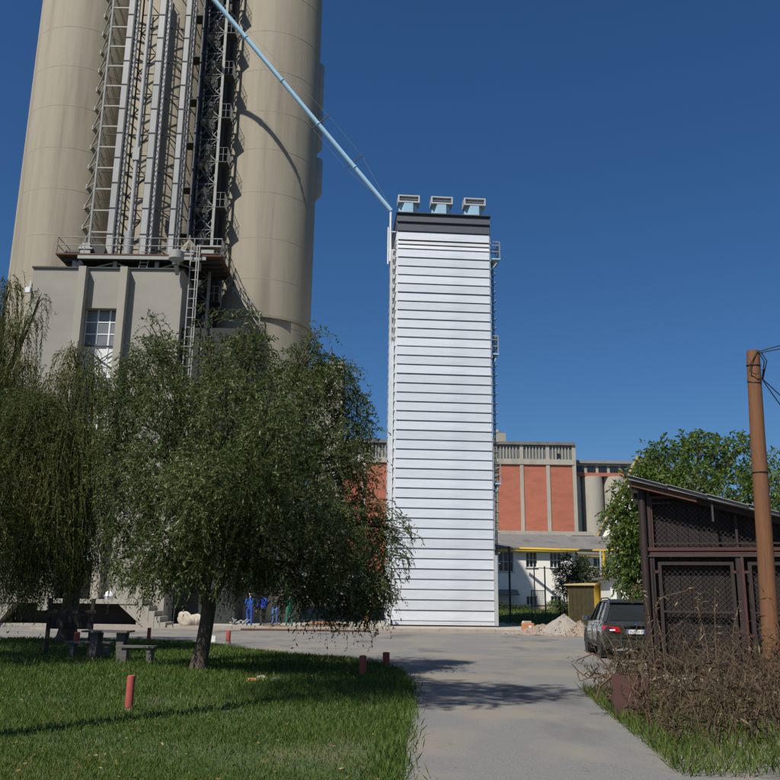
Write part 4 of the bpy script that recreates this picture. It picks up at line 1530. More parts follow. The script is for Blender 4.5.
# ================================================================== utility pole and cables
UPY = 17.0
pt, pbm = P(752.5, 351, UPY), P(772.5, 664, UPY)
dv = (pbm - pt)
pbm = pt + dv * ((pt.z + .1) / (pt.z - pbm.z))
po = thing('utility_pole', 'leaning reddish brown wooden utility pole before the shed', 'pole', (pbm.x, pbm.y, 0))
pts = [pbm.lerp(pt, t) for t in (0, .25, .5, .75, .97, 1)]
random.seed(5)
pts = [p + Vector((random.uniform(-.006, .006), random.uniform(-.01, .01), 0)) for p in pts]
MB().tube(pts, [.168, .160, .152, .142, .132, .122], 20).build('post', 'pole_wood', po, smooth=True)
for t, tw_ in ((.905, .05), (.955, .02), (.63, 0.0)):
    c_ = pbm.lerp(pt, t)
    rr = .137 if t > .8 else .152
    b = MB().tube([c_ + Vector((math.cos(a) * rr, math.sin(a) * rr, tw_ * math.sin(a * 1.0))) for a in [k * math.pi / 8 for k in range(17)]], .011, 5)
    b.build('binding_wire', 'cable_black', po)
w0 = pt + Vector((.05, -.12, -.05))


def cable(pts, label):
    one('overhead_cable', MB().tube(pts, .012, 5), 'cable_black', label, 'cable', pts[0], group='cables on the utility pole')


cable(bez(w0, w0 + Vector((3, -.5, .75)), w0 + Vector((9, -1.5, 3.1)), 8), 'upper cable rising right from the pole top')
cable(bez(w0 + Vector((.02, -.02, -.03)), w0 + Vector((3, -.5, .45)), w0 + Vector((9, -1.8, 2.2)), 8), 'second cable rising right just below the upper one')
v1 = pbm.lerp(pt, .905) + Vector((.15, -.02, .05))
cable([w0 + Vector((.03, 0, -.02)), w0 + Vector((.10, -.04, -.22)), v1, v1 + Vector((.25, 0, -.42)), v1 + Vector((.9, .1, -1.35)), v1 + Vector((2.6, .3, -3.3))], 'slack black cable dropping right, nearest to the pole')
cable([w0 + Vector((.07, 0, -.01)), w0 + Vector((.16, -.02, -.20)), v1 + Vector((.03, .03, 0)), v1 + Vector((.36, 0, -.36)), v1 + Vector((1.4, .1, -1.30)), v1 + Vector((3.2, .3, -2.6))], 'slack black cable dropping right, farther out')
one('binding_loop', MB().tube([w0, w0 + Vector((-.17, -.03, -.25)), w0 + Vector((-.20, -.02, -.42)), w0 + Vector((-.10, -.07, -.5)), w0 + Vector((.08, -.08, -.36)), v1], .012, 5), 'cable_black',
    'loop of black cable wound round the pole top', 'cable', w0)

# ================================================================== vegetation
def leaf_mesh(name, pos, dirs, length, width, m, var, fold=None):
    """one mesh of many pointed leaves; a per-leaf attribute carries the colour variation"""
    n = len(pos)
    d = dirs / np.maximum(np.linalg.norm(dirs, axis=1, keepdims=True), 1e-6)
    r = RNG.normal(size=(n, 3))
    s = np.cross(d, r)
    s /= np.maximum(np.linalg.norm(s, axis=1, keepdims=True), 1e-6)
    nn = np.cross(d, s)
    L, W = length[:, None], width[:, None]
    v = np.empty((n, 4, 3))
    v[:, 0] = pos
    v[:, 1] = pos + d * L * .42 + s * W * .5 + nn * W * .12
    v[:, 2] = pos + d * L
    v[:, 3] = pos + d * L * .42 - s * W * .5 + nn * W * .12
    me = bpy.data.meshes.new(name)
    me.vertices.add(n * 4)
    me.vertices.foreach_set('co', v.reshape(-1).astype(np.float32))
    me.loops.add(n * 4)
    me.loops.foreach_set('vertex_index', np.arange(n * 4, dtype=np.int32))
    me.polygons.add(n)
    me.polygons.foreach_set('loop_start', np.arange(0, n * 4, 4, dtype=np.int32))
    me.polygons.foreach_set('loop_total', np.full(n, 4, dtype=np.int32))
    at = me.attributes.new('leafvar', 'FLOAT', 'POINT')
    at.data.foreach_set('value', np.repeat(var, 4).astype(np.float32))
    me.materials.append(MATS[m])
    me.update(calc_edges=True)
    return me


def stem_mesh(name, lines, r0, r1, m):
    """thin three-sided stems along many polylines; lines is (n, k, 3)"""
    n, k, _ = lines.shape
    t = np.gradient(lines, axis=1)
    t /= np.maximum(np.linalg.norm(t, axis=2, keepdims=True), 1e-6)
    a = np.cross(t, np.array([.31, .52, .79]))
    a /= np.maximum(np.linalg.norm(a, axis=2, keepdims=True), 1e-6)
    b = np.cross(t, a)
    rr = np.linspace(1, 0, k)[None, :, None] * (r0 - r1) + r1
    v = np.empty((n, k, 3, 3))
    for q in range(3):
        an = 2 * math.pi * q / 3
        v[:, :, q] = lines + (a * math.cos(an) + b * math.sin(an)) * rr
    idx = np.arange(n * k * 3).reshape(n, k, 3)
    f = []
    for q in range(3):
        q2 = (q + 1) % 3
        f.append(np.stack([idx[:, :-1, q], idx[:, :-1, q2], idx[:, 1:, q2], idx[:, 1:, q]], -1).reshape(-1, 4))
    f = np.concatenate(f)
    me = bpy.data.meshes.new(name)
    me.vertices.add(n * k * 3)
    me.vertices.foreach_set('co', v.reshape(-1).astype(np.float32))
    me.loops.add(len(f) * 4)
    me.loops.foreach_set('vertex_index', f.reshape(-1).astype(np.int32))
    me.polygons.add(len(f))
    me.polygons.foreach_set('loop_start', np.arange(0, len(f) * 4, 4, dtype=np.int32))
    me.polygons.foreach_set('loop_total', np.full(len(f), 4, dtype=np.int32))
    me.materials.append(MATS[m])
    me.update(calc_edges=True)
    return me


def grow(clumps, leaves_per, twig_len, droop, spread_up=.25, shell=.55):
    """twigs springing from leafy clumps (centre, radii, count): start points, directions and arcs"""
    S, D, Ls, Cv = [], [], [], []
    for (c, r, n) in clumps:
        u = RNG.normal(size=(n, 3))
        u /= np.linalg.norm(u, axis=1, keepdims=True)
        rad_ = (shell + (1 - shell) * RNG.random((n, 1)) ** .6) * RNG.choice([1.0, .72, .4], size=(n, 1), p=[.62, .24, .14])
        S.append(np.array(c) + u * rad_ * np.array(r))
        d = u * .8 + RNG.normal(size=(n, 3)) * .45
        d[:, 2] += spread_up
        D.append(d / np.linalg.norm(d, axis=1, keepdims=True))
        Ls.append(twig_len * (.55 + .9 * RNG.random(n)))
        Cv.append(np.full(n, RNG.normal() * .10))
    S, D, Ls, Cv = np.concatenate(S), np.concatenate(D), np.concatenate(Ls), np.concatenate(Cv)
    t = np.linspace(0, 1, leaves_per)[None, :, None]
    L = Ls[:, None, None]
    pts = S[:, None] + D[:, None] * L * (t - .25 * t * t)
    dr = (droop * (.5 + RNG.random(len(S))))[:, None]
    pts[:, :, 2] -= (L[:, :, 0] * t[:, :, 0] ** 2) * dr
    return pts, Cv


def tree(name, label, base, trunk, limbs, clumps, leaf, m, twig_len=.55, leaves_per=12, droop=.9, bark='bark', group=None, seed=1,
         strands=None, up_=.25, bark2='twig_green'):
    global RNG
    RNG = np.random.default_rng(seed)
    rnd = random.Random(seed)
    t = thing(name, label, 'tree', base, group=group)
    b = MB()
    b.tube([p for p, _ in trunk], [r for _, r in trunk], 14)
    fork = [Vector(p) for p, _ in trunk]
    top = fork[-1]
    for (c, r, n) in clumps:
        c = Vector(c)
        src = fork[-1] if rnd.random() < .6 else fork[-2]
        mid = (src + c) / 2 + Vector((rnd.uniform(-.25, .25), rnd.uniform(-.25, .25), rnd.uniform(.1, .55))) * limbs[1]
        pts = bez(src, mid, c, 6)
        b.tube(pts, [limbs[0] * (1 - .8 * i / 6) for i in range(7)], 6)
        for _ in range(4):
            e = c + Vector((rnd.gauss(0, .5) * r[0], rnd.gauss(0, .5) * r[1], rnd.gauss(0, .5) * r[2]))
            b.tube(bez(pts[4], (pts[5] + e) / 2 + Vector((0, 0, .12)), e, 4), [limbs[0] * .3 * (1 - .7 * i / 4) for i in range(5)], 4)
    b.build('trunk', bark, t, smooth=True)
    pts, cv = grow(clumps, leaves_per, twig_len, droop, up_)
    if strands is not None:
        pts_list, cv_list = [pts], [cv]
    n, k, _ = pts.shape
    tang = np.gradient(pts, axis=1)
    pos = pts.reshape(-1, 3)
    dirs = tang.reshape(-1, 3)
    dirs = dirs / np.maximum(np.linalg.norm(dirs, axis=1, keepdims=True), 1e-6) + RNG.normal(size=(n * k, 3)) * .85
    dirs[:, 2] -= .25
    pos = pos + RNG.normal(size=pos.shape) * .012
    cnt = n * k
    var = np.clip(.45 + np.repeat(cv, k) + RNG.normal(size=cnt) * .22, 0, 1)
    Lf = leaf[0] * (.6 + .7 * RNG.random(cnt))
    if strands is not None:
        sp, sv = strands
        n2, k2, _ = sp.shape
        tg = np.gradient(sp, axis=1).reshape(-1, 3)
        tg = tg / np.maximum(np.linalg.norm(tg, axis=1, keepdims=True), 1e-6) + RNG.normal(size=(n2 * k2, 3)) * .38
        pos = np.concatenate([pos, sp.reshape(-1, 3)])
        dirs = np.concatenate([dirs, tg])
        var = np.concatenate([var, np.clip(np.repeat(sv, k2) + RNG.normal(size=n2 * k2) * .16, 0, 1)])
        Lf = np.concatenate([Lf, leaf[0] * (.7 + .7 * RNG.random(n2 * k2))])
    o = Vector(base)
    off = np.array([o.x, o.y, o.z])
    link('crown', leaf_mesh('crown', pos - off, dirs, Lf, Lf * leaf[1], m, var), t)
    tag(link('twigs', stem_mesh('twigs', pts[:, ::max(1, k // 4)] - off, .006, .002, bark if strands is None or bark2 is None else bark2), t), kind='stuff')
    if strands is not None:
        tag(link('hanging_twigs', stem_mesh('hanging_twigs', strands[0][:, ::3] - off, .005, .002, bark2 or bark), t), kind='stuff')
    return t


def clump(px_, py_, Y, rx, rz, n, ry=None):
    c = P(px_, py_, Y)
    s = Y / F * 1.03
    return ((c.x, c.y, c.z), (rx * s, (ry if ry is not None else rx * .95) * s, rz * s), n)


# the big tree in front of the dryer
B = G(198, 671, .045)
TB = B.y
rc = random.Random(21)
CL = []
spec = [  # px, py, dY, rx, rz, twigs
    (148, 362, .3, 32, 28, 240), (166, 350, -.5, 18, 18, 90), (222, 358, .2, 30, 30, 220), (252, 350, -.7, 22, 26, 150), (306, 362, .3, 22, 22, 130),
    (128, 400, .0, 28, 42, 330), (170, 400, -1.2, 42, 42, 330), (225, 405, -1.5, 46, 44, 380), (285, 395, -1.0, 44, 40, 330), (330, 382, .2, 30, 32, 290),
    (352, 412, .5, 20, 30, 190), (120, 460, .2, 22, 44, 280), (160, 465, -1.3, 40, 46, 420), (215, 470, -1.9, 48, 50, 420), (275, 465, -1.7, 48, 50, 420),
    (328, 455, -.6, 38, 44, 310), (357, 465, .6, 18, 32, 150), (130, 520, .3, 26, 36, 280), (168, 530, -1.1, 36, 40, 280), (215, 535, -1.5, 42, 40, 320),
    (268, 530, -1.4, 44, 44, 360), (322, 525, -.8, 42, 48, 430), (362, 530, .2, 28, 46, 290), (384, 548, .5, 14, 30, 80), (150, 570, .2, 26, 20, 120),
    (180, 575, -.4, 24, 16, 100), (250, 572, -.8, 34, 22, 190), (300, 580, -.6, 36, 30, 240), (345, 585, -.1, 38, 36, 340), (375, 590, .4, 18, 24, 110),
    (215, 420, 1.6, 60, 60, 300), (290, 440, 1.7, 60, 60, 300), (170, 480, 1.7, 50, 55, 230), (330, 530, 1.6, 45, 50, 200), (240, 530, 1.9, 60, 40, 220),
    (250, 480, -3.1, 46, 44, 260), (300, 505, -2.9, 42, 40, 240), (195, 490, -2.8, 42, 40, 220), (335, 545, -2.3, 34, 34, 180), (275, 430, -2.9, 42, 36, 200),
]
for (a, b_, dy, rx, rz, n) in spec:
    CL.append(clump(a, b_, TB + dy, rx * .76, rz * .78, int(n * 1.02)))
for (a, b_, dy, n) in ((205, 322, 0, 16), (246, 318, -.3, 22), (152, 326, .2, 16), (318, 335, .3, 20), (104, 440, .2, 14), (103, 480, .1, 14), (343, 372, .5, 16), (368, 432, .4, 16), (372, 470, .4, 12),
                       (318, 604, -.3, 30), (350, 612, .0, 34), (372, 608, .2, 22), (116, 560, .3, 16), (136, 585, .2, 14), (400, 530, .4, 14)):
    CL.append(clump(a, b_, TB + dy, 11, 13, n))
# drooping streamers at the right and below
RS = np.random.default_rng(5)
ST, SV = [], []


def streamer(px_, py_, Y, ex, L, k=22):
    c = P(px_, py_, Y)
    t = np.linspace(0, 1, k)
    p = np.zeros((k, 3))
    p[:, 0] = c.x + ex * (1 - (1 - t) ** 2) + .03 * np.sin(t * 9 + px_)
    p[:, 1] = c.y + RS.normal() * .1 * t
    p[:, 2] = c.z + .15 * t - L * t ** 1.8
    ST.append(p)
    SV.append(.5 + RS.normal() * .1)


for (a, b_, ex, L) in ((378, 505, .62, .55), (384, 520, .55, .75), (382, 535, .50, .8), (372, 500, .5, .4), (388, 548, .40, .8), (384, 560, .35, .85), (380, 575, .25, .8), (390, 530, .5, .45),
                       (380, 512, .66, .9), (386, 541, .62, .6), (376, 520, .4, .9), (383, 552, .5, .55),
                       (340, 600, .25, .85), (346, 598, .32, .9), (352, 602, .35, .8), (330, 598, .05, .75), (322, 600, -.05, .5), (310, 590, -.1, .85), (306, 592, -.15, .8), (362, 604, .3, .65), (370, 600, .2, .55),
                       (335, 605, .1, .7), (357, 596, .35, 1.0), (150, 585, -.1, .5), (140, 575, -.2, .6), (120, 555, -.15, .6), (128, 570, -.1, .7), (170, 585, 0, .4), (112, 540, -.2, .5)):
    for _ in range(2):
        streamer(a + RS.normal() * 3, b_ + RS.normal() * 4, TB + RS.normal() * .4, ex * (.8 + .4 * RS.random()), L * (.8 + .35 * RS.random()))
for _ in range(230):                                  # lower fringe all round
    a = 110 + 280 * RS.random()
    streamer(a, 560 + 25 * RS.random() + (12 if a > 290 else 0), TB + RS.normal() * 1.1, RS.normal() * .12, .25 + .5 * RS.random())
trunk = [(B + Vector((0, 0, -.1)), .25), (B + Vector((.0, 0, .12)), .19), (P(203, 645, TB), .165), (P(207, 620, TB), .16), (P(209, 606, TB), .165), (P(205, 588, TB), .13), (P(212, 560, TB - .1), .11), (P(220, 520, TB - .1), .09)]
tree('spreading_tree', 'large spreading tree with fine grey-green leaves before the dryer and silos', B, trunk, (.062, 1.0), CL, (.092, .30), 'leaf_willow',
     twig_len=.52, leaves_per=14, droop=.5, seed=4, strands=(np.array(ST), np.array(SV)))
# second low fork limb
q = bpy.data.objects['spreading_tree']
b = MB().tube([P(209, 608, TB), P(217, 592, TB - .1), P(232, 565, TB - .2), P(250, 540, TB - .3)], [.11, .075, .06, .04], 8)
b.build('limb', 'bark', q, smooth=True)
b = MB().tube([P(205, 596, TB), P(198, 578, TB - .15), P(193, 555, TB - .2), P(180, 520, TB - .3)], [.10, .085, .07, .05], 8)
b.build('limb', 'bark_reddish', q, smooth=True)


# weeping willows on the left
def willow(label, base, tops, Y, seed, bark='bark', n_str=16, Lr=(1.6, 3.6), mats='leaf_weeping', extra=(), lean=0.0, zmin=.6):
    rs = np.random.default_rng(seed)
    rn = random.Random(seed)
    ST, SV, CLs = [], [], []
    for (px_, py_, dy, w, n, L) in tops:              # arching limb ends: strands fall from them
        c = P(px_, py_, Y + dy)
        CLs.append(((c.x, c.y, c.z), (w * Y / F * .55, .4, .22), max(12, n // 3)))
        for _ in range(n):
            k = 34
            t = np.linspace(0, 1, k)
            a = rs.random() * 2 * math.pi
            rr = w * Y / F * math.sqrt(rs.random())
            ln = L * (.55 + .6 * rs.random())
            p = np.zeros((k, 3))
            sx_, sy_2 = c.x + rr * math.cos(a), c.y + rr * math.sin(a) * .9
            out_ = .22 + .2 * rs.random()
            p[:, 0] = sx_ + math.cos(a) * out_ * (1 - (1 - t) ** 3) + .05 * np.sin(t * 5 + a * 3)
            p[:, 1] = sy_2 + math.sin(a) * out_ * (1 - (1 - t) ** 3)
            p[:, 2] = c.z + .10 + rs.normal() * .2 - (rr * .35) + .18 * np.sin(np.minimum(t * 6, math.pi)) - ln * t ** 1.15
            if p[-1, 2] < zmin:
                f = (p[0, 2] - zmin - rs.random() * .4) / max(.2, (p[0, 2] - p[-1, 2]))
                p[:, 2] = p[0, 2] + (p[:, 2] - p[0, 2]) * max(.15, f)
            ST.append(p)
            SV.append(np.clip(.42 + rs.normal() * .18, 0, 1))
    CLs += [clump(a, b_, Y + dy, rx, rz, int(n * 2.4)) for (a, b_, dy, rx, rz, n) in extra]
    zt_ = max(P(a[0], a[1], Y).z for a in tops)
    tr = [(base + Vector((0, 0, -.1)), .42), (base + Vector((.02, 0, .5)), .30), (base + Vector((.05 + lean * .3, 0, zt_ * .33)), .25), (base + Vector((lean * .7, .05, zt_ * .55)), .2), (base + Vector((lean, .1, zt_ * .74)), .13)]
    return tree('weeping_willow', label, base, tr, (.085, 1.6), CLs, (.12, .20), mats, twig_len=.5, leaves_per=10, droop=1.2, seed=seed, strands=(np.array(ST), np.array(SV)), bark=bark,
                group='weeping willows on the left')


Yb = 26.0
tops = [(78, 352, 0, 20, 70, 3.4), (60, 378, -.8, 24, 80, 3.6), (92, 372, -.5, 18, 80, 3.6), (100, 398, .2, 12, 50, 4.2), (40, 400, -1, 26, 80, 3.2), (75, 420, -1.4, 26, 90, 3.6), (96, 450, -.6, 16, 60, 3.6),
        (30, 440, -1.5, 28, 90, 3.0), (60, 480, -1.8, 30, 100, 3.0), (85, 500, -.6, 18, 60, 2.6), (20, 500, -1.5, 26, 90, 2.5), (50, 530, -1.4, 30, 80, 1.8), (12, 460, 1, 30, 90, 3.5), (55, 440, 1.5, 36, 100, 4.0)]
ex = [(30, 420, -1.6, 34, 34, 320), (60, 455, -1.6, 36, 36, 220), (20, 470, -1.8, 34, 36, 220), (50, 515, -1.6, 40, 36, 260), (15, 535, -1.4, 34, 36, 220), (75, 540, -.6, 28, 36, 160), (40, 570, -1, 36, 22, 150), (5, 430, 0, 30, 40, 150),
      (82, 480, .5, 24, 40, 150), (10, 580, -.6, 30, 18, 90)]
willow('weeping willow with olive hanging strands in front of the annex', G(66, 643, .045), tops, Yb, 31, extra=ex)
Ya = 29.0
tops = [(8, 285, 0, 12, 40, 2.6), (-10, 300, 0, 26, 70, 3.2), (28, 318, -.5, 9, 26, 2.8), (40, 300, -.6, 3, 8, 1.5), (12, 330, -.8, 16, 60, 3.2), (-25, 340, -.5, 30, 90, 4), (0, 375, -1, 22, 80, 3.5), (22, 365, -.8, 12, 40, 3.2), (-30, 420, -1, 30, 80, 4), (-60, 360, 0, 34, 70, 4)]
ex = [(-15, 350, -.5, 24, 40, 140), (2, 400, -.8, 26, 36, 160), (-40, 420, -.5, 40, 50, 180), (-30, 500, -.5, 40, 50, 180)]
willow('taller weeping willow cut off by the left picture edge', G(-30, 641, .045), tops, Ya, 32, extra=ex)

# tall tree beside the lawn, outside the picture on the left; it shades the table
tb = Vector((-12.8, 18.6, 0.045))
sh_cl = [((tb.x + dx_, tb.y + dy_, z_), (1.5, 1.5, 1.2), 170) for dx_, dy_, z_ in ((0, 0, 8.6), (1.4, .6, 7.4), (-1.4, .3, 7.2), (.3, -1.5, 7), (.2, 1.7, 7.3), (1.8, -.9, 6.2), (-1.6, -1.2, 6), (1.2, 1.9, 6), (-.8, 1.6, 5.8), (2.2, .8, 5.2))]
tree('lawn_tree', 'leafy tree beside the lawn just outside the left picture edge', tb, [(tb + Vector((0, 0, -.1)), .32), (tb + Vector((0, 0, .6)), .24), (tb + Vector((.1, 0, 2.6)), .2), (tb + Vector((.1, .1, 4.6)), .15)],
     (.08, 1.4), sh_cl, (.16, .36), 'leaf_willow', twig_len=.6, leaves_per=10, droop=.5, seed=15)

tb = Vector((-15.6, 24.6, 0.045))
sh_cl = [((tb.x + dx_ * 1.15, tb.y + dy_ * 1.15, z_ + 1.6), (1.7, 1.7, 1.3), 170) for dx_, dy_, z_ in ((0, 0, 8.6), (1.4, .6, 7.4), (-1.4, .3, 7.2), (.3, -1.5, 7), (.2, 1.7, 7.3), (1.8, -.9, 6.2), (-1.6, -1.2, 6), (1.2, 1.9, 6), (-.8, 1.6, 5.8), (2.2, .8, 5.2))]
tree('lawn_tree', 'taller leafy tree outside the left picture edge shading the road by the dock', tb, [(tb + Vector((0, 0, -.1)), .36), (tb + Vector((0, 0, .6)), .27), (tb + Vector((.1, 0, 3.2)), .22), (tb + Vector((.1, .1, 5.8)), .16)],
     (.09, 1.4), sh_cl, (.18, .40), 'leaf_willow', twig_len=.65, leaves_per=10, droop=.5, seed=16)

tb = Vector((-6.6, 7.6, 0.045))
sh_cl = [((-5.4 + dx_, 9.0 + dy_, z_), (1.15, 1.15, .8), 190) for dx_, dy_, z_ in ((0, 0, 12.9), (1.4, .5, 12.3), (-1.3, .2, 12.3), (.3, -1.3, 12), (.2, 1.2, 12.5), (1.6, -.7, 12), (-1.3, -1.1, 12), (2.5, .1, 12.4), (-.8, 1.1, 12.2))]
tree('lawn_tree', 'high-crowned tree beside the camera, out of picture, shading the lawn corner', tb, [(tb + Vector((0, 0, -.1)), .3), (tb + Vector((0, 0, .6)), .24), (tb + Vector((.1, .2, 4)), .2), (tb + Vector((.5, .6, 8.5)), .15), (tb + Vector((.9, 1.1, 10.6)), .11)],
     (.06, .8), sh_cl, (.15, .40), 'leaf_willow', twig_len=.5, leaves_per=10, droop=.3, seed=17)

# walnut-like tree behind the shed
WY = 33.0
wb = Vector((P(672, 600, WY).x, WY, 0))
spec = [(700, 458, 0, 30, 22, 110), (735, 462, .4, 30, 24, 110), (668, 465, -.3, 28, 24, 110), (650, 492, -.6, 30, 30, 130), (690, 488, -1, 36, 26, 140), (735, 490, -.8, 34, 26, 130), (775, 478, .5, 30, 28, 110), (632, 520, -.4, 20, 28, 100),
        (648, 545, -.8, 24, 34, 130), (636, 570, -.2, 22, 28, 110), (655, 585, -.4, 26, 24, 110), (628, 545, .3, 18, 30, 80), (760, 510, -.5, 40, 26, 120), (800, 500, .2, 36, 36, 110), (700, 520, .6, 60, 30, 140), (618, 525, .2, 9, 16, 26), (690, 445, 0, 10, 10, 24),
        (705, 440, .1, 9, 9, 20), (742, 446, .2, 9, 9, 20), (660, 452, 0, 10, 9, 22), (720, 444, 0, 8, 8, 14), (645, 478, -.5, 11, 12, 26), (612, 512, .2, 5, 6, 8)]
CLw = [clump(a, b_, WY + dy, rx * .9, rz * .9, int(n * (2.0 if a < 662 else 1.35))) for (a, b_, dy, rx, rz, n) in spec]
tr = [(wb + Vector((0, 0, -.1)), .3), (wb + Vector((0, 0, .6)), .24), (wb + Vector((.1, 0, 2.4)), .2), (wb + Vector((.5, 0, 3.8)), .15)]
tree('broadleaf_tree', 'bushy bright green broadleaf tree rising behind the brown shed', wb, tr, (.08, 1.5), CLw, (.17, .42), 'leaf_walnut', twig_len=.62, leaves_per=9, droop=.35, seed=9, up_=.4)


def shrub(label, px_, Y, spec, m='leaf_shrub', leaf=(.11, .45), seed=3, stems=5, tl=.45, cat='shrub', name='garden_shrub', group='shrubs by the kiosk', lp=9):
    global RNG
    RNG = np.random.default_rng(seed)
    base = Vector((P(px_, 600, Y).x, Y, zt(0, Y)))
    t = thing(name, label, cat, base, group=group)
    cl = [clump(a, b_, Y + dy, rx, rz, int(n * 3.2)) for (a, b_, dy, rx, rz, n) in spec]
    b = MB()
    for (c, r, n) in cl:
        b.tube(bez(base, (base + Vector(c)) / 2 + Vector((.1, 0, .1)), c, 4), [.05, .045, .035, .028, .015], 5)
    b.build('stem', 'bark', t)
    pts, cv = grow(cl, lp, tl, .3, .4)
    n, k, _ = pts.shape
    off = np.array(base)
    pos = pts.reshape(-1, 3)
    dirs = np.gradient(pts, axis=1).reshape(-1, 3)
    dirs = dirs / np.maximum(np.linalg.norm(dirs, axis=1, keepdims=True), 1e-6) + RNG.normal(size=pos.shape) * .7
    Lf = leaf[0] * (.6 + .7 * RNG.random(n * k))
    link('foliage', leaf_mesh('foliage', pos - off, dirs, Lf, Lf * leaf[1], m, np.clip(.45 + np.repeat(cv, k) + RNG.normal(size=n * k) * .2, 0, 1)), t)
    return t


shrub('dark shrub with spiky top left of the yellow kiosk', 566, 64, [(566, 575, 0, 10, 10, 90), (566, 562, 0, 5, 8, 40), (560, 574, .2, 5, 4, 24), (572, 585, 0, 10, 10, 80), (563, 590, .3, 8, 8, 60)], seed=41)
shrub('broad dark shrub rising behind the yellow kiosk roof', 582, 63, [(580, 572, 0, 9, 12, 110), (588, 578, .2, 12, 12, 130), (600, 578, 0, 10, 12, 110), (584, 563, 0, 4, 6, 30), (606, 588, 0, 8, 10, 70)], seed=42)
shrub('low dark shrub right of the yellow pipe before white hut', 614, 58, [(608, 572, .6, 6, 8, 50), (618, 576, .8, 9, 6, 60), (612, 584, 0, 5, 8, 40), (628, 577, .8, 8, 4, 40)], seed=43)
shrub('small green bush at the foot of the white house between its low windows', 555, 80, [(552, 606, 0, 5, 3, 30), (558, 605, .4, 5, 4, 30)], 'leaf_walnut', seed=44)
shrub('dark arching bush beside the red crate', 567, 60, [(563, 606, 0, 3, 3, 20), (566, 610, .1, 4, 5, 30), (567, 616, .2, 4, 5, 30)], seed=45)
shrub('long low hedge at foot of the white house near the dryer', 502, 79, [(499, 606, 0, 5, 3, 40), (506, 607, .3, 6, 3, 40), (514, 608, .1, 6, 2, 30), (522, 609, .2, 6, 2, 30)], seed=46)

# ---------------------------------------------------------------- grass on the lawn
RNG = np.random.default_rng(77)


def in_poly(x, y, poly):
    c = np.zeros(len(x), bool)
    j = len(poly) - 1
    for i in range(len(poly)):
        xi, yi = poly[i]
        xj, yj = poly[j]
        c ^= ((yi > y) != (yj > y)) & (x < (xj - xi) * (y - yi) / (yj - yi + 1e-12) + xi)
        j = i
    return c


def scatter(n, y0, y1):
    y = y0 * (y1 / y0) ** RNG.random(n)
    x = (RNG.random(n) - .5) * y * 1.0
    return x, y


x, y = scatter(300000, 6.8, 34)
pat = np.sin(x * 1.3 + 2 * np.sin(y * .7)) * .5 + np.sin(y * 1.9 + x * .6) * .5 + RNG.normal(size=len(x)) * .8
bald = np.sin(x * .9 + 1.7 * np.sin(y * .45 + 1)) + np.sin(y * 1.1 - x * .5) + RNG.normal(size=len(x)) * .35
k = in_poly(x, y, LAWN) & (pat > -1.0) & (bald > -1.75)
x, y, pat = x[k], y[k], pat[k]
pos = np.stack([x, y, np.full(len(x), .04)], 1)
d = RNG.normal(size=pos.shape) * .45
d[:, 2] = 1
Lf = (.045 + .05 * RNG.random(len(x))) * (1 + .25 * np.clip(pat, -1, 1)) * np.clip(y / 11, .8, 1.5)
var = np.clip(.36 + .16 * pat + RNG.normal(size=len(x)) * .22, 0, 1)
tag(link('grass', leaf_mesh('grass', pos, d, Lf, np.clip(.008 * y / 9, .007, .026), 'grass_blade', var)), 'short green mown grass covering the lawn', 'grass', kind='stuff')
# tufts along the lawn's road edge
ex_, ey_ = [], []
for (a, c) in zip(LAWN[2:-3], LAWN[3:-2]):
    n = int(math.dist(a, c) * 260)
    t = RNG.random(n)
    ex_.append(a[0] + (c[0] - a[0]) * t + RNG.normal(size=n) * .12)
    ey_.append(a[1] + (c[1] - a[1]) * t + RNG.normal(size=n) * .12)
x, y = np.concatenate(ex_), np.concatenate(ey_)
pos = np.stack([x, y, np.full(len(x), .01)], 1)
d = RNG.normal(size=pos.shape) * .5
d[:, 2] = 1
Lf = .08 + .10 * RNG.random(len(x))
tag(link('edge_grass', leaf_mesh('edge_grass', pos, d, Lf, np.full(len(x), .016), 'grass_blade', np.clip(.5 + RNG.normal(size=len(x)) * .22, 0, 1))),
    'longer ragged grass tufts along the road edge of the lawn', 'grass', kind='stuff')
x, y = scatter(1400, 7.5, 28)
k = in_poly(x, y, LAWN)
x, y = x[k], y[k]
pos = np.stack([x, y, np.full(len(x), .085)], 1)
d = RNG.normal(size=pos.shape)
d[:, 2] *= .2
tag(link('fallen_leaves', leaf_mesh('fallen_leaves', pos, d, .03 + .03 * RNG.random(len(x)), np.full(len(x), .02), 'fallen_leaf', RNG.random(len(x)))),
    'scattered brown fallen leaves lying on the lawn', 'leaves', kind='stuff')
# rough grass of the house garden
n = 26000
x, y = 8 + 26 * RNG.random(n), 54 + 26 * RNG.random(n)
pos = np.stack([x, y, np.array([zt(0, q) for q in y])], 1)
d = RNG.normal(size=pos.shape) * .4
d[:, 2] = 1
tag(link('garden_grass', leaf_mesh('garden_grass', pos, d, .12 + .16 * RNG.random(n), np.full(n, .05), 'grass_blade', np.clip(.45 + RNG.normal(size=n) * .2, 0, 1))),
    'rough green grass of the garden before the white house', 'grass', kind='stuff')

# ---------------------------------------------------------------- dry weeds before the shed
RNG = np.random.default_rng(99)
N = 1050
wy = 10.2 + 6.2 * RNG.random(N) ** .8
wx = wy * ((585 + 260 * RNG.random(N) ** .9) - 390) / F
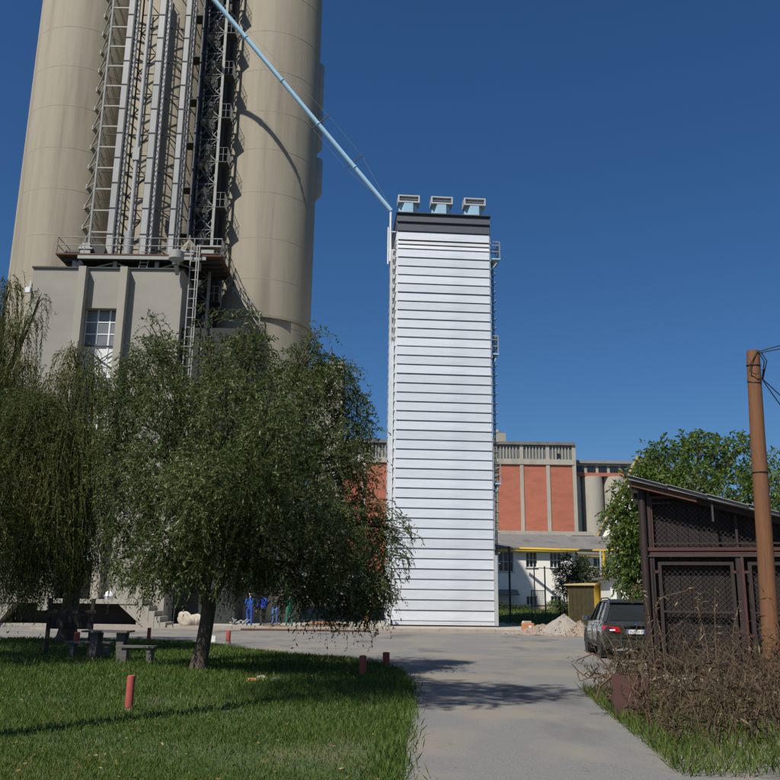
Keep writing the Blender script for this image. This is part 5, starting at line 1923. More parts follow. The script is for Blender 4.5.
# keep the weeds off the road: left edge slants
k = wx > 3.05 + .10 * (wy - 10)
wx, wy = wx[k], wy[k]
N = len(wx)
hmax = np.clip(.32 + .75 * RNG.random(N) ** 1.6 + .06 * (wy - 11), .2, 1.5) * np.clip((wx - 2.6) / .9, .35, 1)
hmax *= np.where(RNG.random(N) < .07, 1.6, 1.0)
K = 14
t = np.linspace(0, 1, K)[None]
az = RNG.random(N) * 2 * math.pi
ln = hmax * (.25 + .5 * RNG.random(N) ** 2)
bend = 1.5 + 2 * RNG.random(N)
ST = np.zeros((N, K, 3))
ST[:, :, 0] = wx[:, None] + (np.cos(az) * ln)[:, None] * t ** bend[:, None] + .02 * np.sin(t * 7 + az[:, None])
ST[:, :, 1] = wy[:, None] + (np.sin(az) * ln)[:, None] * t ** bend[:, None]
drp = (RNG.random(N) < .35) * RNG.random(N) * .6
ST[:, :, 2] = hmax[:, None] * (t - drp[:, None] * t ** 3)
wd = link('dry_weeds', stem_mesh('dry_weeds', ST, .007, .002, 'dry_stalk'))
tag(wd, 'tangled thicket of dry brown weeds at lower right', 'weeds', kind='stuff')
rep = 3
pp_ = np.repeat(ST[:, 3:], rep, axis=0).reshape(-1, 3)
dd = np.repeat(np.gradient(ST, axis=1)[:, 3:], rep, axis=0).reshape(-1, 3)
dd = dd / np.linalg.norm(dd, axis=1, keepdims=True) * .5 + RNG.normal(size=pp_.shape) * .7
dd[:, 2] -= .3
k = RNG.random(len(pp_)) < .52
pp_, dd = pp_[k], dd[k]
Lf = .04 + .16 * RNG.random(len(pp_)) ** 2
vv = np.clip(.35 + RNG.normal(size=len(pp_)) * .25, 0, 1)
lv = link('withered_leaves', leaf_mesh('withered_leaves', pp_, dd, Lf, Lf * .13 + .003, 'dry_leaf', vv), wd)
# green undergrowth at its foot
n = 16000
y = 9.0 + 8 * RNG.random(n)
x = 3.0 + .10 * (y - 10) + 7.0 * RNG.random(n) ** 1.3
pos = np.stack([x, y, np.full(n, -.01)], 1)
d = RNG.normal(size=pos.shape) * .5
d[:, 2] = 1
tag(link('undergrowth', leaf_mesh('undergrowth', pos, d, .10 + .22 * RNG.random(n), np.full(n, .014), 'grass_blade', np.clip(.6 + RNG.normal(size=n) * .25, 0, 1))),
    'rough green grass growing under the dry weeds', 'grass', kind='stuff')
# a few taller arched dry stalks that stand out
for (pts_, lab) in (([(662, 640), (656, 612), (661, 598), (682, 592), (694, 587)], 'tall pale dry stalk arching right before the shed door'),
                    ([(706, 640), (699, 615), (698, 597), (706, 591)], 'pale dry stalk with hooked tip before the shed door'),
                    ([(652, 640), (648, 612), (642, 592), (636, 585), (631, 600)], 'tall reddish stalk arching left beside the shed post'),
                    ([(733, 650), (735, 620), (741, 600)], 'upright dry stalk by the post between shed doors'),
                    ([(716, 650), (715, 600), (715, 587)], 'straight thin dry stalk before the shed door')):
    w = [P(a, c, 14.5) for a, c in pts_]
    w = [Vector((w[0].x + .05, w[0].y, 0))] + w
    o = thing('dry_stalk', lab, 'weed', w[0], group='tall dry stalks')
    pl = []
    ws = [w[0]] + w + [w[-1]]
    for i_ in range(1, len(ws) - 2):                 # smooth curve through the points
        p_, a, c, e_ = ws[i_ - 1], ws[i_], ws[i_ + 1], ws[i_ + 2]
        for s_ in range(5):
            t_ = s_ / 5
            pl.append(.5 * (2 * a + (c - p_) * t_ + (2 * p_ - 5 * a + 4 * c - e_) * t_ ** 2 + (3 * a - p_ - 3 * c + e_) * t_ ** 3))
    pl.append(w[-1])
    MB().tube(pl, [.008 - .005 * i / len(pl) for i in range(len(pl))], 6).build('stem', 'dry_stalk', o)
    arr = np.array([p for p in pl[6:]])
    arr = np.repeat(arr, 6, axis=0) + RNG.normal(size=(len(arr) * 6, 3)) * .012
    dd = RNG.normal(size=arr.shape)
    dd[:, 2] -= .5
    Lf = .03 + .09 * RNG.random(len(arr)) ** 2
    link('seed_leaves', leaf_mesh('seed_leaves', arr - np.array(w[0]), dd, Lf, Lf * .25, 'dry_leaf', np.clip(.6 + RNG.normal(size=len(arr)) * .2, 0, 1)), o)

# ================================================================== parked car
def loft(b, secs, mi=0, close=False):
    """skin between successive sections (lists of points)"""
    n = len(secs[0])
    vs = [p for s in secs for p in s]
    fs = []
    for i in range(len(secs) - 1):
        for k in range(n - (0 if close else 1)):
            k2 = (k + 1) % n
            fs.append((i * n + k, i * n + k2, (i + 1) * n + k2, (i + 1) * n + k))
    b.add(vs, fs, mi)


cr = G(636, 655.5) + Vector((0, 0, .004))
cr.x = P(635.5, 628, 26.2).x
cr.y = 26.2
car = thing('parked_car', 'dark grey estate car parked beside the brown shed, seen from behind', 'car', (cr.x, cr.y, .006), rad(-5.0), world=False)
# local frame: x right, y forward from the rear bumper, z up; half width by height and station
HW = .93


def half_section(y, zs, ws):
    pts = [(-w, y, z) for z, w in zip(zs, ws)]
    return pts + [(w, y, z) for z, w in reversed(list(zip(zs, ws)))]


lower = [  # station y: heights from sill to shoulder, half widths
    (0.00, (.42, .52, .66, .80, .98), (.72, .80, .82, .81, .76)),
    (0.06, (.36, .50, .66, .82, 1.04), (.80, .87, .89, .88, .82)),
    (0.25, (.33, .50, .68, .86, 1.09), (.86, .915, .93, .92, .87)),
    (0.60, (.31, .50, .68, .88, 1.09), (.87, .93, .945, .935, .885)),
    (1.40, (.30, .48, .66, .87, 1.075), (.86, .915, .93, .925, .875)),
    (2.50, (.30, .48, .66, .86, 1.06), (.86, .915, .93, .925, .875)),
    (3.40, (.30, .48, .66, .85, 1.045), (.86, .925, .94, .925, .87)),
    (4.10, (.31, .48, .66, .83, 1.0), (.86, .92, .93, .90, .82)),
    (4.55, (.34, .46, .62, .76, .90), (.78, .84, .84, .80, .70)),
    (4.72, (.40, .48, .58, .66, .74), (.62, .66, .66, .62, .54)),
]
b = MB()
loft(b, [half_section(y, zs, ws) for y, zs, ws in lower])
for (y, zs, ws) in (lower[0], lower[-1]):
    s = half_section(y, zs, ws)
    n = len(s)
    b.add(s, [(i, i + 1, n - 2 - i, n - 1 - i) for i in range(n // 2 - 1)])
# bonnet and deck between the shoulders
body = b.build('body', 'car_paint', car, smooth=True)
# greenhouse: pillars and roof in body colour (thin frame), glass slightly inside
gh_ = [  # y at belt, y at roof, half widths
    (0.22, 0.62), (1.0, 1.05), (2.05, 2.0), (3.35, 2.55)]
rz = 1.63
belt = [(-.86, .14, 1.07), (-.87, 1.3, 1.07), (-.86, 2.4, 1.06), (-.80, 3.62, 1.02)]
roof = [(-.62, .50, 1.60), (-.65, 1.3, 1.665), (-.655, 2.0, 1.66), (-.62, 2.62, 1.59)]


def strip(b, p, q, w):
    b.bar(p, q, w, .05)


g = MB()
L4 = [Vector(p) for p in belt] + [Vector((-p[0], p[1], p[2])) for p in reversed(belt)]
U4 = [Vector(p) for p in roof] + [Vector((-p[0], p[1], p[2])) for p in reversed(roof)]
n = len(L4)
g.add(L4 + U4, [(i, (i + 1) % n, n + (i + 1) % n, n + i) for i in range(n)])
glass = g.build('window_glass', 'car_glass', car)
g = MB()
rr_ = []
for (y, hw, zc) in ((.44, .60, 1.60), (.50, .66, 1.645), (.9, .685, 1.70), (1.6, .69, 1.715), (2.3, .675, 1.69), (2.66, .63, 1.60)):
    rr_.append([(-hw, y, zc - .05), (-hw * .9, y, zc), (-hw * .45, y, zc + .025), (hw * .45, y, zc + .025), (hw * .9, y, zc), (hw, y, zc - .05)])
loft(g, rr_)
g.build('roof', 'car_paint', car, smooth=True)
g = MB()
for sgn in (-1, 1):
    for (p, q, w) in (((.87, .16, 1.07), (.645, .52, 1.61), .13), ((.88, 1.32, 1.07), (.672, 1.32, 1.66), .07), ((.88, 2.30, 1.07), (.672, 2.1, 1.66), .07), ((.82, 3.56, 1.02), (.64, 2.60, 1.59), .09)):
        g.bar((p[0] * sgn, p[1], p[2]), (q[0] * sgn, q[1], q[2]), w, .035)
    for k in range(3):
        a, c = belt[k], belt[k + 1]
        g.bar((a[0] * -sgn * 1.012, a[1], a[2]), (c[0] * -sgn * 1.012, c[1], c[2]), .03, .05)
g.build('pillar', 'car_paint', car)
# bonnet
g = MB()
loft(g, [[(-.84, 3.5, 1.035), (-.5, 3.5, 1.07), (.5, 3.5, 1.07), (.84, 3.5, 1.035)], [(-.80, 4.15, .985), (-.45, 4.15, 1.02), (.45, 4.15, 1.02), (.80, 4.15, .985)],
         [(-.68, 4.58, .88), (-.4, 4.6, .91), (.4, 4.6, .91), (.68, 4.58, .88)]])
g.build('bonnet', 'car_paint', car, smooth=True)
# tailgate: panel, glass, spoiler, lights, plate
tg = MB()
loft(tg, [[(-.80, .015, .62), (-.4, -.02, .62), (.4, -.02, .62), (.80, .015, .62)], [(-.80, .00, .80), (-.4, -.035, .80), (.4, -.035, .80), (.80, .0, .80)],
          [(-.78, .02, .98), (-.4, -.015, .99), (.4, -.015, .99), (.78, .02, .98)], [(-.80, .13, 1.08), (-.4, .10, 1.09), (.4, .10, 1.09), (.80, .13, 1.08)]])
tgo = tg.build('tailgate', 'car_paint', car, smooth=True)
MB().prism([(-.68, .165, 1.12), (.68, .165, 1.12), (.56, .475, 1.625), (-.56, .475, 1.625)], (0, .02, .012)).build('rear_window', 'car_glass', tgo)
MB().prism([(-.66, .40, 1.625), (.66, .40, 1.625), (.66, .62, 1.70), (-.66, .62, 1.70)], (0, .0, .03)).build('spoiler', 'car_paint', tgo)
MB().box(-.38, .38, -.055, -.035, .93, .965).build('chrome_strip', 'chrome', tgo)
MB().tube([(0, -.02, 1.025), (0, -.055, 1.02)], .042, 16).build('badge', 'chrome', tgo)
MB().tube([(0, -.056, 1.02), (0, -.060, 1.02)], .030, 16).build('badge_disc', 'plate_blue', tgo)
pl = MB().box(-.26, .26, -.058, -.040, .745, .865).build('number_plate', 'plate_white', tgo)
MB().box(-.258, -.215, -.062, -.0585, .748, .862).box(.215, .258, -.062, -.0585, .748, .862).build('plate_strip', 'plate_blue', pl)
for k, wd_ in enumerate((.035, .03, .012, .035, .03, .035, .012, .03)):
    MB().box(-.185 + k * .048, -.185 + k * .048 + wd_, -.0605, -.0585, .77, .84).build('plate_mark', 'steel_grey', pl)
for sgn in (-1, 1):
    t_ = MB().prism([(sgn * .42, -.035, .80), (sgn * .80, .005, .76), (sgn * .915, .20, .80), (sgn * .905, .22, .97), (sgn * .79, .005, .965), (sgn * .48, -.03, .93)], (sgn * .012, -.022, 0))
    t_.build('tail_light', 'tail_red', car)
    MB().prism([(sgn * .60, -.062, .83), (sgn * .76, -.045, .82), (sgn * .76, -.045, .865), (sgn * .60, -.062, .875)], (0, -.004, 0)).build('reverse_light', 'plate_white', car)
MB().prism([(-.90, .10, .34), (-.72, -.06, .34), (.72, -.06, .34), (.90, .10, .34), (.90, .10, .47), (.72, -.06, .47), (-.72, -.06, .47), (-.90, .10, .47)][:4], (0, 0, .24)).build('bumper', 'car_paint', car, bevel=.03)
MB().box(-.66, .66, -.075, .2, .345, .43).build('bumper_insert', 'plastic_black', car)
for sgn in (-1, 1):
    MB().tube([(sgn * .52, -.085, .36), (sgn * .52, .2, .36)], .045, 10).build('exhaust', 'chrome', car)
    MB().tube([(sgn * .60, .75, 1.74), (sgn * .62, 1.0, 1.77), (sgn * .62, 2.1, 1.76), (sgn * .60, 2.35, 1.72)], .02, 6).build('roof_rail', 'plastic_black', car)
    m_ = MB().obox((sgn * 1.02, 3.05, 1.13), (.10, 0, 0), (0, .06, 0), (0, 0, .075))
    mo_ = m_.build('mirror', 'car_paint', car, bevel=.03)
    MB().box(sgn * 1.02 - .085, sgn * 1.02 + .085, 2.984, 2.988, 1.07, 1.19).build('mirror_glass', 'chrome', mo_)
    MB().bar((sgn * .84, 3.1, 1.07), (sgn * .95, 3.06, 1.10), .05).build('mirror_arm', 'plastic_black', mo_)
    for yh in (1.45, 2.55):
        MB().box(sgn * .945 - .012, sgn * .945 + .012, yh, yh + .18, .90, .93).build('door_handle', 'car_paint', car)
    for yh in (1.30, 2.35):
        MB().box(sgn * .936 - .006, sgn * .936 + .006, yh, yh + .012, .42, 1.05).build('door_gap', 'plastic_black', car)
    MB().box(sgn * .93 - .02, sgn * .93 + .02, 1.3, 3.1, .36, .45).build('sill_trim', 'plastic_black', car)
wheels = []
for sgn in (-1, 1):
    for yy in (.93, 3.78):
        w0_ = Vector((sgn * .80, yy, .345))
        wo = thing('wheel', None, None, w0_, world=False)
        wo.parent = car
        prof = [(.20, -.12), (.29, -.12), (.335, -.10), (.345, -.05), (.345, .05), (.335, .10), (.29, .12), (.20, .12)]
        tb = MB()
        tb.lathe(prof, (0, 0, 0), 28)
        tb.v = [(z_, x_, y_) for x_, y_, z_ in tb.v]
        tb.build('tyre', 'tyre', wo, smooth=True)
        rb = MB()
        o_ = sgn * .11
        for k in range(5):
            a_ = 2 * math.pi * k / 5 + .3
            for da in (-.13, .13):
                rb.bar((o_, .05 * math.cos(a_), .05 * math.sin(a_)), (o_ * .95, .225 * math.cos(a_ + da), .225 * math.sin(a_ + da)), .045, .03)
        lt = MB().lathe([(.20, -.10), (.235, -.12), (.25, -.115), (.25, .115), (.235, .12), (.20, .10)], (0, 0, 0), 28)
        lt.v = [(z_, x_, y_) for x_, y_, z_ in lt.v]
        rb.add(lt.v, lt.f)
        rb.tube([(o_ * .7, 0, 0), (o_ * 1.05, 0, 0)], .06, 12)
        rb.build('rim', 'alloy', wo)
        MB().tube([(-o_ * .1, 0, 0), (o_ * .25, 0, 0)], .20, 16).build('brake_disc', 'steel_dark', wo)
        ar = MB()
        for k in range(10):                           # wheel arch lip and dark well
            a0_, a1_ = math.pi * k / 10, math.pi * (k + 1) / 10
            ar.bar((sgn * .935, yy + .41 * math.cos(a0_), .345 + .41 * math.sin(a0_)), (sgn * .935, yy + .41 * math.cos(a1_), .345 + .41 * math.sin(a1_)), .07, .03, up=(1, 0, 0))
        ar.build('wheel_arch', 'plastic_black', car)
        MB().tube([(sgn * .60, yy, .36), (sgn * .94, yy, .36)], .395, 20).build('wheel_well', 'plastic_black', car)

# ================================================================== workers
def person(label, loc, face, J, clothes, hair, group='workers beside the dryer', sc=1.0):
    """one skinned figure; J maps joint names to local points (x right of figure, y ahead, z up)"""
    o = thing('person', label, 'person', loc, face, group=group, world=False)
    names = list(J)
    R = dict(pelvis=(.155, .125), waist=(.145, .11), chest=(.165, .12), neck0=(.075, .075), neck=(.055, .058), head=(.083, .098), crown=(.078, .09),
             ls=(.075, .075), le=(.048, .048), lw=(.033, .033), rs=(.075, .075), re=(.048, .048), rw=(.033, .033),
             lh=(.095, .105), lk=(.062, .065), la=(.048, .052), lf=(.045, .04), rh=(.095, .105), rk=(.062, .065), ra=(.048, .052), rf=(.045, .04),
             lp=(.036, .022), rp=(.036, .022))
    E = [('pelvis', 'waist'), ('waist', 'chest'), ('chest', 'neck0'), ('neck0', 'neck'), ('neck', 'head'), ('head', 'crown'),
         ('chest', 'ls'), ('ls', 'le'), ('le', 'lw'), ('lw', 'lp'), ('chest', 'rs'), ('rs', 're'), ('re', 'rw'), ('rw', 'rp'),
         ('pelvis', 'lh'), ('lh', 'lk'), ('lk', 'la'), ('la', 'lf'), ('pelvis', 'rh'), ('rh', 'rk'), ('rk', 'ra'), ('ra', 'rf')]
    vs = {k: Vector(v) for k, v in J.items()}
    for s in 'lr':                                   # hand: palm, four fingers and a thumb
        w, e = vs[s + 'w'], vs[s + 'e']
        d = (w - e).normalized()
        vs[s + 'p'] = w + d * .07
        sd_ = d.cross(Vector((0, 1, 0)) if abs(d.y) < .8 else Vector((1, 0, 0))).normalized()
        nn = d.cross(sd_)
        for i, (of, L) in enumerate(((-.027, .075), (-.009, .085), (.009, .08), (.026, .065))):
            a, b2 = f'{s}f{i}a', f'{s}f{i}b'
            vs[a] = w + d * .105 + sd_ * of
            vs[b2] = vs[a] + d * L * .8 + nn * L * .4
            R[a], R[b2] = (.010, .010), (.008, .008)
            E += [(s + 'p', a), (a, b2)]
        vs[s + 't'] = w + d * .09 + sd_ * -.055 + nn * .02
        R[s + 't'] = (.010, .010)
        E.append((s + 'p', s + 't'))
    order = list(vs)
    me = bpy.data.meshes.new('body')
    me.from_pydata([vs[k] for k in order], [(order.index(a), order.index(b2)) for a, b2 in E], [])
    tmp = bpy.data.objects.new('body', me)
    COL.objects.link(tmp)
    md = tmp.modifiers.new('skin', 'SKIN')
    md.use_smooth_shade = True
    for i, k in enumerate(order):
        me.skin_vertices[0].data[i].radius = R[k]
        me.skin_vertices[0].data[i].use_root = (k == 'pelvis')
    ss = tmp.modifiers.new('sub', 'SUBSURF')
    ss.levels = ss.render_levels = 2
    dg = bpy.context.evaluated_depsgraph_get()
    res = bpy.data.meshes.new_from_object(tmp.evaluated_get(dg))
    bpy.data.objects.remove(tmp)
    bo = link('body', res, o)
    res.materials.clear()
    top_m, leg_m, sleeve = clothes
    for mm in (top_m, leg_m, 'skin', 'boot'):
        res.materials.append(MATS[mm])
    segs = [(vs[a], vs[b2], a, b2) for a, b2 in E]
    for f in res.polygons:
        c = f.center
        best, lab_ = 9, None
        for a, b2, na, nb in segs:
            ab = b2 - a
            t = max(0, min(1, (c - a).dot(ab) / max(ab.length_squared, 1e-9)))
            dd_ = (a + ab * t - c).length
            if dd_ < best:
                best, lab_ = dd_, (na, nb, t)
        na, nb, t = lab_
        mi = 0
        if nb in ('head', 'crown') or na in ('head',) or (nb == 'neck'):
            mi = 2
        elif nb in ('lh', 'rh', 'lk', 'rk', 'la', 'ra') or (nb == 'waist' and t < .35):
            mi = 1
        elif nb in ('lf', 'rf'):
            mi = 3
        elif nb in ('lw', 'rw') and (not sleeve or t > .9):
            mi = 2
        elif na in ('lw', 'rw', 'lp', 'rp') or na[1:2] == 'f' and na[0] in 'lr' and len(na) == 4:
            mi = 2
        elif nb in ('le', 're') and not sleeve and t > .55:
            mi = 2
        f.material_index = mi
        f.use_smooth = True
    # hair cap
    h0, h1 = vs['head'], vs['crown']
    up_ = (h1 - vs['neck']).normalized()
    fw_ = Vector((0, 1, 0))
    c = h1 - up_ * .02 - fw_ * .022
    hb = MB()
    rings = []
    for i in range(7):
        ph = math.pi * .74 * i / 6
        rr = math.sin(ph)
        rings.append([c + Vector((math.cos(a) * .092 * rr, math.sin(a) * .105 * rr, math.cos(ph) * .105)) for a in [2 * math.pi * k / 14 for k in range(14)]])
    loft(hb, rings, close=True)
    hb.build('hair', hair, o, smooth=True)
    # face: nose, eyes, ears
    fb = MB()
    hc = (h0 + h1) / 2
    fb.add([hc + Vector((-.014, .088, .012)), hc + Vector((.014, .088, .012)), hc + Vector((0, .115, -.018)), hc + Vector((0, .088, .035))], [(0, 1, 2), (0, 2, 3), (1, 3, 2)])
    for sg in (-1, 1):
        fb.obox(hc + Vector((sg * .088, -.005, 0)), (.008, 0, 0), (0, .018, 0), (0, 0, .028))
    fb.build('face_features', 'skin', o)
    eb = MB()
    for sg in (-1, 1):
        eb.obox(hc + Vector((sg * .032, .090, .028)), (.012, 0, 0), (0, .006, 0), (0, 0, .006))
    eb.obox(hc + Vector((0, .091, -.045)), (.022, 0, 0), (0, .004, 0), (0, 0, .004))
    eb.build('eyes_and_mouth', 'hair_brown', o)
    # boots' soles stay with the body
    o.scale = (sc, sc, sc)
    return o


def stance(lean=.0, head=.0, la_=(.30, .10, .95), ra_=(.30, .10, .95), le=None, re=None, step=.0, hip=.0, spread=.11):
    """upright figure 1.75 m; lean bends the trunk forward (radians); arms given by wrist points"""
    zp = .93
    def up(s, x=0, y=0):
        return Vector((x, math.sin(lean) * s + y, zp + math.cos(lean) * s))
    J = dict(pelvis=(0, hip, zp), waist=up(.17, 0, hip), chest=up(.40, 0, hip), neck0=up(.54, 0, hip), neck=up(.59, 0, hip + .01))
    l2 = lean + head
    nk = J['neck']
    J['head'] = nk + Vector((0, math.sin(l2) * .09 + .02, math.cos(l2) * .09))
    J['crown'] = nk + Vector((0, math.sin(l2) * .17 + .02, math.cos(l2) * .17))
    sh_ = up(.48, 0, hip)
    for s, sg, wr, el in (('l', -1, la_, le), ('r', 1, ra_, re)):
        J[s + 's'] = sh_ + Vector((sg * .185, 0, -.01))
        J[s + 'w'] = Vector((sg * wr[0], wr[1], wr[2]))
        J[s + 'e'] = Vector((sg * el[0], el[1], el[2])) if el else (Vector(J[s + 's']) + Vector(J[s + 'w'])) / 2 + Vector((sg * .05, -.05, 0))
        y_ = step * sg
        J[s + 'h'] = Vector((sg * .10, hip, zp - .06))
        J[s + 'k'] = Vector((sg * (spread + .0), y_ * .6 + .03, .50))
        J[s + 'a'] = Vector((sg * spread, y_ - .02, .085))
        J[s + 'f'] = Vector((sg * (spread + .02), y_ + .14, .045))
    return J


def pg(px_, py_, Y):
    q = P(px_, py_, Y)
    return Vector((q.x, q.y, .13))


WYY = 48.6
person('worker in blue overalls with grey hair, leftmost of the group', pg(249, 625, WYY), rad(8), stance(.10, .25, (.18, .32, 1.05), (.20, .34, 1.10), (.27, .10, 1.15), (.27, .12, 1.17)),
       ('overall_blue', 'overall_blue', True), 'hair_grey')
person('worker bending in a bright royal blue jacket and dark trousers', pg(262.5, 625, WYY), rad(30), stance(.22, .3, (.30, .18, .86), (.26, .30, .92), step=.06),
       ('overall_royal', 'shirt_dark', True), 'hair_brown')
person('worker in a dark top and faded blue jeans, partly hidden by leaves', pg(274.5, 624.5, WYY + .3), rad(-20), stance(.28, .3, (.16, .42, .90), (.18, .44, .92), (.27, .18, 1.0), (.27, .2, 1.0), step=.08),
       ('shirt_dark', 'denim', True), 'hair_brown')
person('worker in green overalls with bare arms, hand on hip', pg(289, 626, WYY - .3), rad(12), stance(.06, .2, (.28, .02, .92), (.18, .30, 1.12), (.40, -.08, 1.12), (.27, .10, 1.12), spread=.15),
       ('overall_green', 'overall_green', False), 'hair_brown')

# ================================================================== yard clutter
def plank(a, c, w, h, m, label, cat='plank', name='plank', group='planks lying by the workers'):
    a, c = Vector(a), Vector(c)
    b = MB().bar(a, c, w, h)
    return one(name, b, m, label, cat, (a + c) / 2 - Vector((0, 0, h / 2)), group=group, bevel=.008)


def gp_(px_, Y, z):
    return Vector((P(px_, 625, Y).x, Y, z))


plank(gp_(264, 48.1, .17), gp_(288, 48.0, .17), .22, .07, 'timber', 'dark plank lying on the apron before the workers, lower of two')
plank(gp_(260, 48.35, .245), gp_(280, 48.2, .245), .22, .07, 'grey_wood', 'grey plank lying askew on top of the dark plank')
plank(gp_(300, 48.6, .17), gp_(343, 48.9, .17), .18, .07, 'timber', 'long plank on the apron right of the green worker')
plank(gp_(306, 49.4, .20), gp_(350, 49.3, .20), .2, .13, 'rust', 'rusty beam lying on the apron under the hanging branches')
plank(gp_(310, 49.8, .32), gp_(335, 49.9, .32), .25, .10, 'timber_orange', 'short orange board stacked behind the rusty beam')
b = MB().tube([gp_(241, 45.6, .05), gp_(300, 45.5, .05), gp_(371, 45.3, .05)], .05, 8)
one('ground_pipe', b, 'rust', 'long thin rusty pipe lying along the road edge', 'pipe', gp_(300, 45.5, 0), smooth=True)
# orange-brown stepped board leaning on the dryer's left end
lb = thing('leaning_board', 'zigzag orange timber prop leaning at left foot of the dryer', 'board', gp_(366, 49.5, .13))
q0, q1 = gp_(364.5, 49.5, .15), P(379, 580, 50.4)
q1.y = 50.4
MB().bar(q0, q0.lerp(q1, .48), .26, .06).build('lower_board', 'timber_orange', lb)
MB().bar(q0.lerp(q1, .46) + Vector((.05, 0, .05)), q1, .20, .06).build('upper_board', 'timber_orange', lb)
# sacks by the tree trunk
def sack(px_, Y, w, h, rz_, m, label, m2=None):
    q = gp_(px_, Y, .13)
    bm = bmesh.new()
    bmesh.ops.create_icosphere(bm, subdivisions=4, radius=1.0)
    for v in bm.verts:
        c = v.co.copy()
        k = 1 + .09 * math.sin(c.x * 3.1 + px_) * math.cos(c.z * 4.3) + .06 * math.sin(c.y * 6 + c.x * 5 + px_)
        if c.z < -.55:
            c.z = -.55 - (c.z + .55) * .1
        v.co = Vector((c.x * w * k + (c.z + .55) * h * .5 * rz_, c.y * w * .62 * k, (c.z + .55) * h * .62 * k))
    me = bpy.data.meshes.new('cement_sack')
    bm.to_mesh(me)
    bm.free()
    me.materials.append(MATS[m])
    if m2:
        me.materials.append(MATS[m2])
        for f in me.polygons:
            if f.center.x < -.02 and f.center.x > -.26 and f.center.z < h * .7:
                f.material_index = 1
    for f in me.polygons:
        f.use_smooth = True
    o_ = link('cement_sack', me)
    o_.location = q
    tag(o_, label, 'sack', 'sacks by the road')


sack(188, 47.9, .48, .72, -.35, 'sack', 'tilted pale sack left of the tree trunk')
sack(195.5, 48.0, .38, .62, .15, 'sack', 'pale and pink sack half hidden by the tree trunk', 'sack_red')
# light scrap heap
sc_ = thing('metal_scrap', 'small star-shaped heap of grey metal offcuts left of the workers', 'scrap', gp_(238, 48.2, .13))
random.seed(8)
for k in range(9):
    a_ = gp_(238, 48.2, .18) + Vector((random.uniform(-.3, .3), random.uniform(-.2, .2), random.uniform(0, .06)))
    c_ = a_ + Vector((random.uniform(-.4, .4), random.uniform(-.3, .3), random.uniform(.05, .36)))
    MB().bar(a_, c_, .16, .03).build('offcut', 'galvanised_dull', sc_)
b = MB().box(P(205, 640, 32).x, P(216, 640, 32).x, 31.9, 32.2, .006, .10).box(P(186, 642, 31).x, P(196, 642, 31).x, 31, 31.3, .046, .10)
b = MB().prism([gp_(208, 33.3, .01), gp_(216, 33.3, .01), gp_(214, 33.5, .01), gp_(209, 33.6, .01)], (0, 0, .22))
one('foam_offcut', b, 'white_paint', 'white foam offcut on the road behind the tree trunk', 'offcut', gp_(212, 33.4, 0))

# gravel heaps with loose stones
def heap(label, px_, Y, w, h, m, seed, sk=0.0):
    rs = np.random.default_rng(seed)
    q = gp_(px_, Y, 0)
    b = MB()
    n, rg = 40, 12
    rings = []
    for i in range(rg + 1):
        f = i / rg
        ring = []
        for k in range(n):
            a = 2 * math.pi * k / n
            r = w * f * (1 + .13 * math.sin(3 * a + seed) + .08 * math.sin(7 * a))
            z = h * (1 - f) ** 1.15 + (rs.normal() * .022 if f > .02 else 0)
            ring.append((q.x + math.cos(a) * r + sk * z, q.y + math.sin(a) * r * .8, max(z, -.02 if f == 1 else .02)))
        rings.append(ring)
    loft(b, rings, close=True)
    t = thing('gravel_heap', label, 'gravel heap', q, group='gravel heaps by the dryer')
    b.build('mound', m, t, smooth=True)
    g = MB()
    for k in range(200):
        a, f = rs.random() * 6.283, rs.random() ** .6 * 1.15
        r = w * f
        z = h * max(0, 1 - f) ** 1.15
        s = .012 + .028 * rs.random() ** 2
        ax = rs.normal(size=(3,))
        ax = Vector(ax).normalized()
        ay = ax.orthogonal().normalized()
        az_ = ax.cross(ay)
        g.obox((q.x + math.cos(a) * r + sk * z, q.y + math.sin(a) * r * .8, z + s * .4), ax * s, ay * s * .8, az_ * s * .6)
    tag(g.build('stones', m, t), kind='stuff')


heap('pointed grey gravel heap left of the parked car', 564, 44.8, 1.55, 1.05, 'gravel_grain', 4)
heap('low spread reddish rubble heap between apron and pointed heap', 543, 45.0, 1.5, .55, 'gravel_red', 5)
heap('small brown rubble heap close behind the car mirror', 580, 43.8, .9, .75, 'gravel_red', 6)
heap('flat scatter of rubble at right end of the apron kerb', 527, 45.6, 1.3, .22, 'gravel_grain', 7)
# hollow clay block on the kerb end
q = gp_(527.5, 47.2, 0)
q = P(527.5, 631, 47.0)
hb_ = thing('clay_block', 'square orange clay block with pale patch at the kerb end', 'block', (q.x, 46.9, .0))
MB().box(q.x - .30, q.x + .30, 46.65, 47.15, .02, .52).build('block', 'block_orange', hb_, bevel=.015)
MB().box(q.x + .02, q.x + .16, 46.642, 46.648, .28, .40).build('label_patch', 'white_paint', hb_)
MB().obox((q.x - .05, 46.9, .572), (.2, .05, 0), (-.03, .15, 0), (.02, 0, .05)).build('loose_stone', 'stone_pale', hb_)
# red crate behind the heap
q = P(561, 617, 56)
rc_ = thing('red_crate', 'small red crate standing in grass behind the gravel heap', 'crate', (q.x, 56, zt(0, 56)))
for (x0_, x1_, y0_, y1_) in ((-.42, .42, -.3, -.26), (-.42, .42, .26, .3), (-.42, -.38, -.259, .259), (.38, .42, -.259, .259)):
    MB().box(q.x + x0_, q.x + x1_, 56 + y0_, 56 + y1_, .03, .52).build('side', 'crate_red', rc_)
MB().box(q.x - .42, q.x + .42, 55.7, 56.3, 0.01, .029).build('base', 'crate_red', rc_)

